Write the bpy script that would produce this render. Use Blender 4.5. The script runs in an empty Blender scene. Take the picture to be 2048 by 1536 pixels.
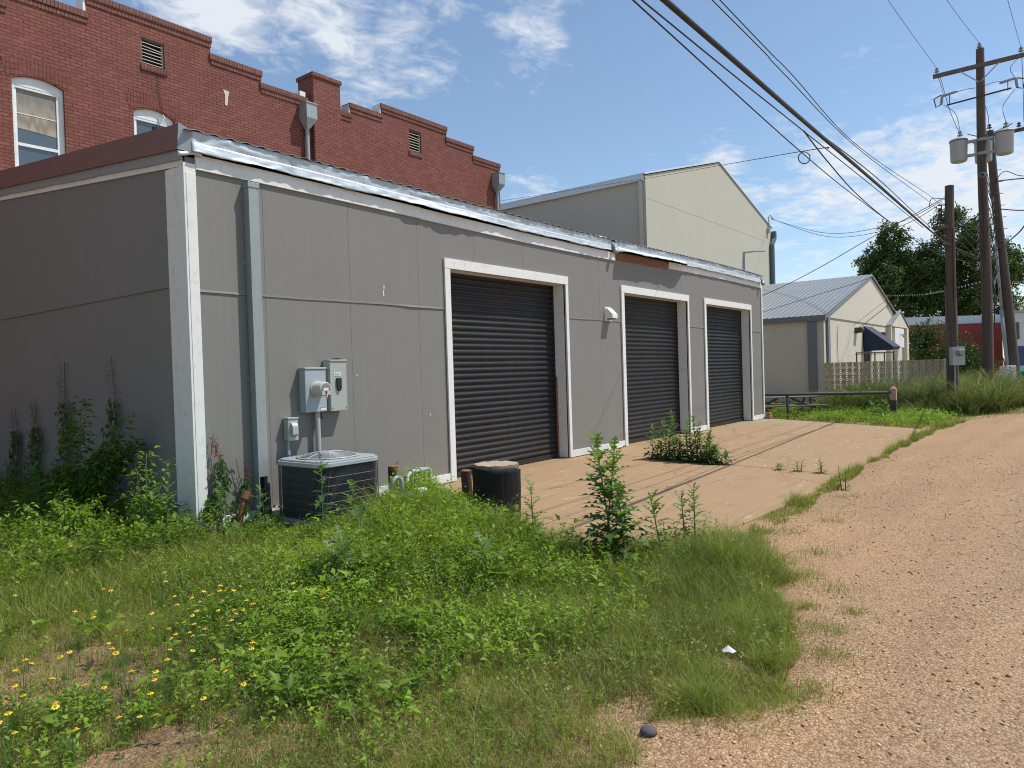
import bpy, math, random
import numpy as np
from mathutils import Vector, Matrix
rad = math.radians
random.seed(7)
rng = np.random.default_rng(11)
scene = bpy.context.scene
COL = scene.collection

# ------------------------------------------------------------------ camera
R = np.array([[0.61934834, -0.03181772, 0.78447133],
              [-0.78450481, 0.01434788, 0.61995672],
              [-0.03098111, -0.9993907, -0.01607482]])      # columns: image right, image down, forward
cam_d = bpy.data.cameras.new("camera"); cam = bpy.data.objects.new("camera", cam_d); COL.objects.link(cam)
cam_d.sensor_width = 36.0; cam_d.lens = 36.0 * 1430 / 2048
cam_d.clip_start = 0.05; cam_d.clip_end = 5000
cr, cd, cf = R[:, 0], R[:, 1], R[:, 2]
m = Matrix(((cr[0], -cd[0], -cf[0], 0), (cr[1], -cd[1], -cf[1], 0), (cr[2], -cd[2], -cf[2], 1.6), (0, 0, 0, 1)))
cam.matrix_world = m
scene.camera = cam

# ------------------------------------------------------------------ light
SUN = Vector((0.343, -0.382, 0.859)).normalized()           # towards the sun
sd = bpy.data.lights.new("sun", 'SUN'); sd.energy = 4.45; sd.angle = rad(0.55); sd.color = (1.0, 0.965, 0.90)
so = bpy.data.objects.new("sun", sd); COL.objects.link(so)
so.rotation_euler = SUN.to_track_quat('Z', 'Y').to_euler()
so.location = (0, 0, 30)

world = bpy.data.worlds.new("World"); scene.world = world; world.use_nodes = True
nt = world.node_tree; nt.nodes.clear()
out = nt.nodes.new("ShaderNodeOutputWorld"); bg = nt.nodes.new("ShaderNodeBackground")
sky = nt.nodes.new("ShaderNodeTexSky"); sky.sky_type = 'NISHITA'; sky.sun_disc = False
sky.sun_elevation = math.asin(SUN.z); sky.sun_rotation = math.atan2(SUN.x, SUN.y)
sky.air_density = 1.0; sky.dust_density = 0.35; sky.ozone_density = 2.2
bg.inputs[1].default_value = 0.122
def N(tree, t, **kw):
    n = tree.nodes.new(t)
    for k, v in kw.items(): setattr(n, k, v)
    return n
def mth(tree, op, a, b=None, c=None, clamp=False):
    n = tree.nodes.new("ShaderNodeMath"); n.operation = op; n.use_clamp = clamp
    for i, v in enumerate((a, b, c)):
        if v is None: continue
        if isinstance(v, (int, float)): n.inputs[i].default_value = v
        else: tree.links.new(v, n.inputs[i])
    return n.outputs[0]
tc = N(nt, "ShaderNodeTexCoord")
sep = N(nt, "ShaderNodeSeparateXYZ"); nt.links.new(tc.outputs['Generated'], sep.inputs[0])
zc = mth(nt, 'ADD', mth(nt, 'MAXIMUM', sep.outputs[2], 0.0), 0.10)
comb = N(nt, "ShaderNodeCombineXYZ")
nt.links.new(mth(nt, 'DIVIDE', sep.outputs[0], zc), comb.inputs[0])
nt.links.new(mth(nt, 'DIVIDE', sep.outputs[1], zc), comb.inputs[1])
def wnoise(scale, detail, rough, off, dist=0.0):
    mp = N(nt, "ShaderNodeMapping"); mp.inputs['Location'].default_value = off
    mp.inputs['Rotation'].default_value = (0, 0, 0.5); mp.inputs['Scale'].default_value = (1, 1.25, 1)
    nt.links.new(comb.outputs[0], mp.inputs[0])
    n = N(nt, "ShaderNodeTexNoise"); n.inputs['Scale'].default_value = scale; n.inputs['Detail'].default_value = detail
    n.inputs['Roughness'].default_value = rough; n.inputs['Distortion'].default_value = dist
    nt.links.new(mp.outputs[0], n.inputs[0]); return n.outputs[0]
n1a = wnoise(3.4, 8, 0.60, (3.1, 1.7, 0), 0.4); n1b = wnoise(10.5, 8, 0.62, (1.1, 7.7, 0), 0.5)
n1 = mth(nt, 'ADD', mth(nt, 'MULTIPLY', n1a, .55), mth(nt, 'MULTIPLY', n1b, .45))
n2 = wnoise(1.1, 3, 0.5, (0.4, 5.2, 0))
blobs = [((0.462, 0.776, 0.44), 0.10, .33), ((0.56, 0.71, 0.44), 0.10, .32), ((0.633, 0.644, 0.435), 0.085, .31),
         ((0.735, 0.528, 0.43), 0.08, .31), ((0.815, 0.431, 0.388), 0.03, .20), ((0.62, 0.688, 0.376), 0.05, .18),
         ((0.788, 0.565, 0.235), 0.06, .22), ((0.893, 0.355, 0.277), 0.05, .20), ((0.95, 0.226, 0.215), 0.10, .34), ((0.93, 0.30, 0.195), 0.09, .28), ((0.90,0.36,0.25),0.05,.27),
         ((0.98, 0.114, 0.175), 0.13, .38), ((0.953, 0.277, 0.12), 0.10, .20), ((0.90, 0.36, 0.235), 0.07, .20), ((0.697, 0.551, 0.462), 0.06, .22),
         ((0.92, 0.178, 0.348), 0.07, .12)]
acc = None
for d, w, a in blobs:
    vm = N(nt, "ShaderNodeVectorMath", operation='DISTANCE'); nt.links.new(tc.outputs['Generated'], vm.inputs[0])
    L = math.sqrt(sum(c * c for c in d)); vm.inputs[1].default_value = tuple(c / L for c in d)
    g = mth(nt, 'MULTIPLY', mth(nt, 'POWER', 2.718, mth(nt, 'MULTIPLY', mth(nt, 'POWER', vm.outputs['Value'], 2.0), -1.0 / (w * w))), a)
    acc = g if acc is None else mth(nt, 'MAXIMUM', acc, g)
dens = mth(nt, 'ADD', mth(nt, 'ADD', n1, mth(nt, 'MULTIPLY', mth(nt, 'SUBTRACT', n2, 0.5), 0.25)), acc)
mask = mth(nt, 'MULTIPLY', mth(nt, 'SUBTRACT', dens, 0.66), 5.2, clamp=True)
mask = mth(nt, 'POWER', mask, 1.25)
hz = mth(nt, 'MULTIPLY', mth(nt, 'POWER', mth(nt, 'SUBTRACT', 1.0, mth(nt, 'MAXIMUM', sep.outputs[2], 0.0), clamp=True), 12.0), 0.45)
mask = mth(nt, 'MAXIMUM', mth(nt, 'ADD', mth(nt, 'MULTIPLY', mask, 0.86), 0.045), hz)
tint = N(nt, "ShaderNodeMix", data_type='RGBA', blend_type='MULTIPLY'); tint.inputs[0].default_value = 1.0
nt.links.new(sky.outputs[0], tint.inputs[6]); tint.inputs[7].default_value = (1.20, 1.26, 1.25, 1)
mix = N(nt, "ShaderNodeMix", data_type='RGBA'); nt.links.new(mask, mix.inputs[0])
nt.links.new(tint.outputs[2], mix.inputs[6]); mix.inputs[7].default_value = (6.9, 7.2, 7.6, 1)
nt.links.new(mix.outputs[2], bg.inputs[0]); nt.links.new(bg.outputs[0], out.inputs[0])

scene.view_settings.view_transform = 'Standard'; scene.view_settings.look = 'None'
scene.view_settings.exposure = 0.0; scene.view_settings.gamma = 1.0
scene.view_settings.use_curve_mapping = False
scene.cycles.pixel_filter_type = 'BLACKMAN_HARRIS'; scene.cycles.filter_width = 1.05

# ------------------------------------------------------------------ materials
MATS = {}
def new_mat(name):
    mt = bpy.data.materials.new(name); mt.use_nodes = True; t = mt.node_tree
    b = t.nodes['Principled BSDF']; MATS[name] = mt
    return mt, t, b
def objco(t, scale=(1, 1, 1), rot=(0, 0, 0)):
    c = N(t, "ShaderNodeTexCoord"); mp = N(t, "ShaderNodeMapping"); mp.inputs['Scale'].default_value = scale
    mp.inputs['Rotation'].default_value = rot
    t.links.new(c.outputs['Object'], mp.inputs[0]); return mp.outputs[0]
def noise(t, vec, scale, detail=4, rough=.55, dist=0):
    n = N(t, "ShaderNodeTexNoise"); n.inputs['Scale'].default_value = scale; n.inputs['Detail'].default_value = detail
    n.inputs['Roughness'].default_value = rough; n.inputs['Distortion'].default_value = dist
    t.links.new(vec, n.inputs[0]); return n.outputs[0]
def ramp(t, fac, stops):
    r = N(t, "ShaderNodeValToRGB"); e = r.color_ramp.elements
    while len(e) < len(stops): e.new(0.5)
    for i, (p, c) in enumerate(stops):
        e[i].position = p; e[i].color = (*c, 1) if len(c) == 3 else c
    t.links.new(fac, r.inputs[0]); return r.outputs[0]
def mixc(t, fac, a, b, mode='MIX'):
    n = N(t, "ShaderNodeMix", data_type='RGBA', blend_type=mode)
    for i, v in ((0, fac), (6, a), (7, b)):
        if isinstance(v, (int, float)): n.inputs[i].default_value = v
        elif isinstance(v, tuple): n.inputs[i].default_value = (*v, 1) if len(v) == 3 else v
        else: t.links.new(v, n.inputs[i])
    return n.outputs[2]
def bump(t, b, h, strength=.3, dist=.01):
    n = N(t, "ShaderNodeBump"); n.inputs['Strength'].default_value = strength; n.inputs['Distance'].default_value = dist
    t.links.new(h, n.inputs['Height']); t.links.new(n.outputs[0], b.inputs['Normal'])
def sc(c, k): return tuple(min(1, x * k) for x in c)
def M(name, c, rough=.6, met=0.0, var=.18, vs=3.0, stretch=(1, 1, 1), bmp=.15, bs=60, bd=.004, dirt=None, dirt_amt=.5, spec=.5, dirt_scale=1.6):
    mt, t, b = new_mat(name)
    v = objco(t, stretch)
    col = mixc(t, noise(t, v, vs, 6, .6), sc(c, 1 - var), sc(c, 1 + var))
    fine = noise(t, v, vs * 14, 3, .6)
    col = mixc(t, mth(t, 'MULTIPLY', fine, var), col, sc(c, .55))
    if dirt:
        f = mth(t, 'MULTIPLY', mth(t, 'SUBTRACT', noise(t, v, dirt_scale, 8, .68), .52), 5.0, clamp=True)
        col = mixc(t, mth(t, 'MULTIPLY', f, dirt_amt), col, dirt)
    t.links.new(col, b.inputs['Base Color'])
    rr = mth(t, 'ADD', mth(t, 'MULTIPLY', noise(t, v, vs * 3, 4), .25), rough - .12, clamp=True)
    t.links.new(rr, b.inputs['Roughness'])
    b.inputs['Metallic'].default_value = met; b.inputs['Specular IOR Level'].default_value = spec
    if bmp: bump(t, b, noise(t, objco(t, stretch), bs, 5, .6), bmp, bd)
    return mt

def siding_mat():
    mt, t, b = new_mat("grey_siding_paint")
    v = objco(t); c = (0.220, 0.212, 0.191)
    streak = noise(t, objco(t, (9, 9, .25)), 2.2, 7, .65)
    big = noise(t, v, .45, 3, .5)
    col = mixc(t, streak, sc(c, .87), sc(c, 1.11))
    col = mixc(t, mth(t, 'MULTIPLY', mth(t, 'SUBTRACT', big, .4), 1.1, clamp=True), col, (0.213, 0.197, 0.177))
    # splash dirt rising from the foot
    sx = N(t, "ShaderNodeSeparateXYZ"); t.links.new(v, sx.inputs[0])
    foot = mth(t, 'MULTIPLY', mth(t, 'SUBTRACT', mth(t, 'ADD', .35, mth(t, 'MULTIPLY', noise(t, v, 3, 5), .5)), sx.outputs[2]), 1.6, clamp=True)
    col = mixc(t, mth(t, 'MULTIPLY', foot, .35), col, (0.26, 0.20, 0.15))
    spk = N(t, "ShaderNodeTexVoronoi"); spk.inputs['Scale'].default_value = 2.6; t.links.new(v, spk.inputs[0])
    dot = mth(t, 'LESS_THAN', spk.outputs['Distance'], 0.022)
    col = mixc(t, mth(t, 'MULTIPLY', dot, .6), col, (0.09, 0.08, 0.07))
    t.links.new(col, b.inputs['Base Color']); b.inputs['Roughness'].default_value = .62; b.inputs['Specular IOR Level'].default_value = .3
    h = mth(t, 'ADD', noise(t, objco(t, (160, 160, 3)), 1.0, 3, .6), mth(t, 'MULTIPLY', noise(t, v, 1.3, 2), 3.0))
    bump(t, b, h, .22, .004)
siding_mat()

def brick_mat(name, c1, c2, joint_shade, bw=.21, rh=.0725, ms=.0065, soldier=False):
    mt, t, b = new_mat(name)
    c = N(t, "ShaderNodeTexCoord"); s = N(t, "ShaderNodeSeparateXYZ"); t.links.new(c.outputs['Object'], s.inputs[0])
    wob = mth(t, 'MULTIPLY', mth(t, 'SUBTRACT', noise(t, c.outputs['Object'], 2.0, 3), .5), .03)
    h = mth(t, 'ADD', mth(t, 'ADD', s.outputs[0], s.outputs[1]), wob); z = mth(t, 'ADD', s.outputs[2], mth(t, 'MULTIPLY', wob, .6))
    cb = N(t, "ShaderNodeCombineXYZ"); t.links.new(h, cb.inputs[0]); t.links.new(z, cb.inputs[1])
    br = N(t, "ShaderNodeTexBrick"); br.offset = .5 if not soldier else 0.0
    br.inputs['Scale'].default_value = 1.0; br.inputs['Brick Width'].default_value = bw; br.inputs['Row Height'].default_value = rh
    br.inputs['Mortar Size'].default_value = ms; br.inputs['Mortar Smooth'].default_value = .25; br.inputs['Bias'].default_value = 0.0
    br.inputs['Color1'].default_value = (0, 0, 0, 1); br.inputs['Color2'].default_value = (1, 1, 1, 1)
    t.links.new(cb.outputs[0], br.inputs[0])
    base = mixc(t, br.outputs['Color'], c1, c2)
    big = noise(t, c.outputs['Object'], .8, 6, .65)
    base = mixc(t, mth(t, 'MULTIPLY', mth(t, 'SUBTRACT', big, .45), 2.2, clamp=True), base, sc(c1, .78))
    fine = noise(t, c.outputs['Object'], 35, 4, .7)
    base = mixc(t, mth(t, 'MULTIPLY', fine, .5), base, sc(c1, .7))
    # worn places where the joints are filled or chalky
    mvar = noise(t, c.outputs['Object'], 1.7, 5, .6)
    mfac = mth(t, 'MULTIPLY', br.outputs['Fac'], mth(t, 'ADD', .25, mth(t, 'MULTIPLY', mth(t, 'SUBTRACT', mvar, .35), 3.0), clamp=True))
    col = mixc(t, mfac, base, joint_shade)  # shadow inside the raked joints painted as a darker joint colour
    chalk = mth(t, 'MULTIPLY', mth(t, 'MULTIPLY', mth(t, 'SUBTRACT', noise(t, c.outputs['Object'], 9, 5, .7), .62), 9.0, clamp=True), br.outputs['Fac'])
    col = mixc(t, mth(t, 'MULTIPLY', chalk, .8), col, (.45, .28, .24))
    t.links.new(col, b.inputs['Base Color']); b.inputs['Roughness'].default_value = .75; b.inputs['Specular IOR Level'].default_value = .25
    hh = mth(t, 'ADD', mth(t, 'MULTIPLY', br.outputs['Fac'], -1.0), mth(t, 'MULTIPLY', fine, .45))
    bump(t, b, hh, .9, .012)
brick_mat("red_painted_brick", (.205, .066, .047), (.29, .105, .075), (.055, .021, .016))
brick_mat("dark_coping_brick", (.20, .075, .055), (.26, .12, .085), (.03, .015, .013), bw=.072, rh=.23, ms=.007, soldier=True)
brick_mat("arch_brick", (.20, .060, .044), (.26, .088, .064), (.06, .02, .018), bw=.072, rh=.115, ms=.006, soldier=True)
M("white_trim", (.78, .775, .73), .5, var=.05, vs=2, bmp=.1, bs=40, dirt=(.50, .46, .40), dirt_amt=.45, dirt_scale=9.0)
M("white_frame_paint", (.76, .76, .72), .5, var=.05, vs=3, dirt=(.42, .40, .34), dirt_amt=.4)
def galv(name, c, rough, met=.4):
    mt, t, b = new_mat(name)
    v = objco(t)
    vo = N(t, "ShaderNodeTexVoronoi"); vo.inputs['Scale'].default_value = 38; t.links.new(v, vo.inputs[0])
    st = noise(t, objco(t, (7, 7, .6)), 2.2, 6, .65)
    col = mixc(t, st, sc(c, .72), sc(c, 1.12))
    bw = N(t, "ShaderNodeRGBToBW"); t.links.new(vo.outputs['Color'], bw.inputs[0])
    col = mixc(t, mth(t, 'MULTIPLY', bw.outputs[0], .22), col, sc(c, .6))
    t.links.new(col, b.inputs['Base Color']); b.inputs['Metallic'].default_value = met
    t.links.new(mth(t, 'ADD', mth(t, 'MULTIPLY', bw.outputs[0], .15), rough - .05), b.inputs['Roughness'])
    bump(t, b, noise(t, v, 9, 4, .6), .25, .01)
def door_dust():
    t = MATS['dark_door_steel'].node_tree; b = t.nodes['Principled BSDF']; old = b.inputs['Base Color'].links[0].from_socket
    f = mth(t, 'MULTIPLY', mth(t, 'SUBTRACT', noise(t, objco(t, (3, 3, .35)), 1.8, 7, .65), .46), 2.2, clamp=True)
    s_ = N(t, 'ShaderNodeSeparateXYZ'); t.links.new(objco(t), s_.inputs[0]); low = mth(t, 'MULTIPLY', mth(t, 'SUBTRACT', .9, s_.outputs[2]), .5, clamp=True)
    t.links.new(mixc(t, mth(t, 'ADD', mth(t, 'MULTIPLY', f, .35), low, clamp=True), old, (.055, .046, .038)), b.inputs['Base Color'])
galv("galvanized_flashing", (.58, .64, .68), .56, .3)
galv("galvanized_dull", (.36, .395, .385), .5, .3)
M("roof_sheet", (.36, .38, .38), .5, .5, var=.25, vs=2, dirt=(.10, .085, .07), dirt_amt=.7)
M("brown_fascia_metal", (.235, .145, .125), .45, .25, var=.12, vs=1.5, stretch=(1, .25, 6), bmp=.05)
M("dark_door_steel", (.010, .011, .0125), .46, .1, var=.25, vs=1.3, bmp=.05, bs=25, dirt=(.05, .043, .037), dirt_amt=.2, spec=.42)
M("raw_timber", (.24, .125, .07), .8, var=.45, vs=3, stretch=(.8, 6, 14), bmp=.5, bs=18, dirt=(.06, .035, .02), dirt_amt=.8)
M("black_gap", (.012, .012, .012), .9, var=.1, bmp=0)
M("seam_shadow_grey", (.10, .095, .088), .8, var=.2)
M("box_blue_grey", (.36, .415, .45), .45, .1, var=.06, vs=2, bmp=.05)
M("box_green_grey", (.40, .425, .385), .45, .1, var=.06, vs=2, bmp=.05)
M("meter_beige", (.50, .49, .42), .45, var=.06, bmp=.05)
M("meter_dial", (.23, .23, .21), .2, var=.2, vs=20, bmp=0)
M("label_white", (.75, .75, .72), .5, var=.05, bmp=0)
M("label_red", (.60, .06, .05), .5, var=.05, bmp=0)
M("pink_tag", (.85, .16, .26), .5, var=.05, bmp=0)
M("black_plastic", (.014, .014, .015), .35, var=.1, bmp=.05)
M("conduit_grey", (.38, .40, .39), .5, var=.1)
M("ac_top_grey", (.40, .42, .43), .42, .2, var=.08, bmp=.03)
M("ac_wire", (.17, .18, .19), .45, .4, var=.1, bmp=0)
M("ac_coil", (.012, .0125, .014), .55, .3, var=.3, vs=4, stretch=(1, 1, 40), bmp=.3, bs=30)
M("rusty_pipe", (.085, .038, .026), .75, .1, var=.35, vs=8, bmp=.4, bs=40, dirt=(.22, .10, .05), dirt_amt=.5, dirt_scale=9)
M("rust_orange", (.26, .105, .05), .85, var=.35, vs=12, bmp=.5, bs=50)
M("stump_wood", (.42, .33, .25), .85, var=.3, vs=7, bmp=.5, bs=30, dirt=(.20, .14, .10), dirt_amt=.6, dirt_scale=6)
M("stump_bark", (.22, .15, .095), .9, var=.5, vs=9, stretch=(1, 1, .3), bmp=.9, bs=25, bd=.02)
M("black_fabric", (.008, .008, .009), .68, var=.3, vs=4, stretch=(3, 3, .4), bmp=.6, bs=7, bd=.03, spec=.3)
M("gas_pipe_grey", (.34, .365, .36), .5, .1, var=.15, vs=8, dirt=(.18, .15, .12), dirt_amt=.5, dirt_scale=12)
M("terracotta", (.36, .17, .11), .85, var=.2)
M("beige_stucco", (.50, .475, .38), .85, var=.09, vs=1.2, stretch=(1, 1, .35), bmp=.25, bs=30, dirt=(.40, .385, .31), dirt_amt=.45, dirt_scale=.6)
M("beige_wall_pale", (.60, .56, .455), .85, var=.06, vs=1.0, stretch=(1, 1, .35), bmp=.15, bs=30, dirt=(.50, .465, .37), dirt_amt=.45, dirt_scale=.8)
M("eave_grey", (.20, .215, .22), .45, .3, var=.08, bmp=.03)
M("gutter_green", (.10, .135, .135), .45, .2, var=.1, bmp=.03)
M("eave_white", (.66, .70, .72), .45, .1, var=.06, bmp=.03)
M("awning_navy", (.012, .022, .055), .7, var=.2, bmp=.1)
M("breeze_block", (.68, .55, .35), .9, var=.16, vs=3, bmp=.4, bs=40, dirt=(.24, .22, .17), dirt_amt=.55, dirt_scale=2.4)
M("iron_dark", (.07, .055, .045), .7, .2, var=.25, vs=6)
M("weathered_wood", (.17, .155, .135), .85, var=.3, vs=3, stretch=(2, 8, 8), bmp=.5, bs=20)
M("pink_post_paint", (.46, .27, .23), .7, var=.2, vs=8)
M("pole_wood", (.115, .085, .066), .85, var=.4, vs=4, stretch=(5, 5, .3), bmp=.6, bs=12, bd=.01, dirt=(.045, .035, .03), dirt_amt=.7, dirt_scale=3)
M("pole_wood_grey", (.165, .135, .11), .85, var=.35, vs=4, stretch=(5, 5, .3), bmp=.6, bs=12, bd=.01, dirt=(.06, .05, .04), dirt_amt=.7, dirt_scale=3)
M("transformer_grey", (.40, .425, .41), .4, .1, var=.07, bmp=.02)
M("porcelain", (.30, .31, .30), .3, var=.1, bmp=0)
M("porcelain_dark", (.05, .045, .045), .3, var=.1, bmp=0)
M("wire_black", (.016, .016, .017), .55, var=.1, bmp=0)
M("wire_grey", (.10, .10, .10), .5, .3, var=.1, bmp=0)
M("red_wall_paint", (.34, .055, .045), .7, var=.08, vs=1, bmp=.05)
M("blue_roof", (.16, .28, .42), .5, .2, var=.1)
M("blue_paint", (.025, .06, .15), .5, var=.1)
M("pale_siding", (.60, .61, .60), .7, var=.05)
M("teal_bin", (.012, .12, .10), .5, var=.15)
M("window_dark", (.02, .023, .026), .15, var=.3, vs=2, bmp=0, spec=.6)
M("flower_yellow", (.86, .64, .02), .6, var=.12, vs=40, bmp=0)
M("flower_orange", (.60, .28, .02), .6, var=.12, vs=40, bmp=0)
M("litter_white", (.80, .80, .79), .6, var=.06, bmp=0)
M("dark_stone", (.085, .08, .08), .8, var=.25, vs=20, bmp=.4)
M("bulb_white", (.8, .8, .78), .3, var=.02, bmp=0)
M("trunk_bark", (.10, .08, .06), .9, var=.3, vs=4, bmp=.5, bs=10)
M("interior_board", (.30, .31, .30), .7, var=.1)

def glass_mat():
    mt, t, b = new_mat("old_window_glass")
    v = objco(t)
    col = mixc(t, noise(t, v, 1.5, 3), (.05, .065, .07), (.10, .125, .13))
    t.links.new(col, b.inputs['Base Color']); b.inputs['Roughness'].default_value = .12; b.inputs['Specular IOR Level'].default_value = .9
    b.inputs['Coat Weight'].default_value = .5
glass_mat()
def ply_mat():
    mt, t, b = new_mat("plywood_board")
    v = objco(t, (3.2, 1, .42))
    w = N(t, "ShaderNodeTexWave"); w.wave_type = 'RINGS'; w.inputs['Scale'].default_value = 1.6; w.inputs['Distortion'].default_value = 5.5
    w.inputs['Detail'].default_value = 3; w.inputs['Detail Scale'].default_value = 1.5; t.links.new(v, w.inputs[0])
    col = mixc(t, w.outputs['Fac'], (.24, .19, .13), (.40, .325, .235))
    s = N(t, "ShaderNodeSeparateXYZ"); t.links.new(objco(t), s.inputs[0])
    st = mth(t, 'MULTIPLY', mth(t, 'ADD', mth(t, 'SUBTRACT', s.outputs[2], 7.1), mth(t, 'MULTIPLY', noise(t, objco(t), 5, 3), .3)), 2.2, clamp=True)
    col = mixc(t, mth(t, 'MULTIPLY', st, .6), col, (.16, .16, .14))
    t.links.new(col, b.inputs['Base Color']); b.inputs['Roughness'].default_value = .5
ply_mat()

def gravel_mat(name, worn=True, soil=False):
    mt, t, b = new_mat(name)
    v = objco(t)
    wob = N(t, "ShaderNodeVectorMath", operation='ADD')
    nn = N(t, "ShaderNodeTexNoise"); nn.inputs['Scale'].default_value = 30; t.links.new(v, nn.inputs[0])
    sub = N(t, "ShaderNodeVectorMath", operation='SCALE'); sub.inputs['Scale'].default_value = .012
    t.links.new(nn.outputs['Color'], sub.inputs[0]); t.links.new(v, wob.inputs[0]); t.links.new(sub.outputs[0], wob.inputs[1])
    def vor(s, feat='F1'):
        x = N(t, "ShaderNodeTexVoronoi"); x.inputs['Scale'].default_value = s; x.feature = feat
        t.links.new(wob.outputs[0], x.inputs[0]); return x
    v1, v2 = vor(78), vor(170)
    bw = N(t, "ShaderNodeRGBToBW"); t.links.new(v1.outputs['Color'], bw.inputs[0])
    bw2 = N(t, "ShaderNodeRGBToBW"); t.links.new(v2.outputs['Color'], bw2.inputs[0])
    stone = ramp(t, bw.outputs[0], [(0.12, (.16, .085, .048)), (.34, (.41, .245, .14)), (.54, (.56, .375, .225)), (.72, (.62, .475, .315)), (.9, (.78, .68, .52))])
    fine = ramp(t, bw2.outputs[0], [(.2, (.24, .13, .08)), (.5, (.50, .33, .195)), (.8, (.66, .51, .35))])
    col = mixc(t, .42, stone, fine)
    big = noise(t, v, .55, 5, .6)
    if worn:
        s = N(t, "ShaderNodeSeparateXYZ"); t.links.new(v, s.inputs[0])
        # the wheel-worn middle of the lane is greyer than the loose shoulder
        lane = mth(t, 'MULTIPLY', mth(t, 'SUBTRACT', mth(t, 'ADD', .95, mth(t, 'MULTIPLY', mth(t, 'SUBTRACT', big, .5), 2.2)), s.outputs[1]), 1.1, clamp=True)
        grey = mixc(t, bw.outputs[0], (.20, .15, .125), (.56, .455, .375))
        col = mixc(t, mth(t, 'MULTIPLY', lane, .48), col, grey)
        tr_ = noise(t, objco(t, (.16, 1.5, 1), (0, 0, -.03)), 1.5, 4, .55)
        col = mixc(t, mth(t, 'MULTIPLY', mth(t, 'SUBTRACT', tr_, .5), 2.4, clamp=True), col, (.60, .405, .255))
        col = mixc(t, mth(t, 'MULTIPLY', mth(t, 'SUBTRACT', .47, tr_), 3.0, clamp=True), col, mixc(t, bw.outputs[0], (.17, .11, .08), (.50, .36, .27)))
    col = mixc(t, mth(t, 'MULTIPLY', mth(t, 'SUBTRACT', big, .42), 1.6, clamp=True), col, (.59, .405, .26))
    edge = mth(t, 'MULTIPLY', mth(t, 'SUBTRACT', v1.outputs['Distance'], .42), 3.2, clamp=True)
    col = mixc(t, mth(t, 'MULTIPLY', edge, .5), col, (.16, .095, .06))
    if soil:
        sf = mth(t, 'MULTIPLY', mth(t, 'SUBTRACT', noise(t, v, 1.4, 5, .6), .47), 4.0, clamp=True)
        col = mixc(t, sf, col, mixc(t, noise(t, v, 40, 4), (.035, .028, .018), (.10, .078, .05)))
    col = mixc(t, 1.0, col, mixc(t, mth(t, 'MULTIPLY', mth(t, 'SUBTRACT', noise(t, objco(t, (.35, .8, 1)), .9, 5, .6), .38), 3.2, clamp=True), (.84, .78, .70), (1.0, .89, .755)), 'MULTIPLY')
    t.links.new(col, b.inputs['Base Color']); b.inputs['Roughness'].default_value = .88; b.inputs['Specular IOR Level'].default_value = .2
    h = mth(t, 'SUBTRACT', mth(t, 'ADD', mth(t, 'MULTIPLY', bw.outputs[0], .6), mth(t, 'MULTIPLY', bw2.outputs[0], .3)), mth(t, 'ADD', mth(t, 'MULTIPLY', v1.outputs['Distance'], 1.1), mth(t, 'MULTIPLY', v2.outputs['Distance'], .5)))
    bump(t, b, h, .65, .010)
door_dust(); gravel_mat("chip_gravel"); gravel_mat("gravelly_soil", worn=False, soil=True)
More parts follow.
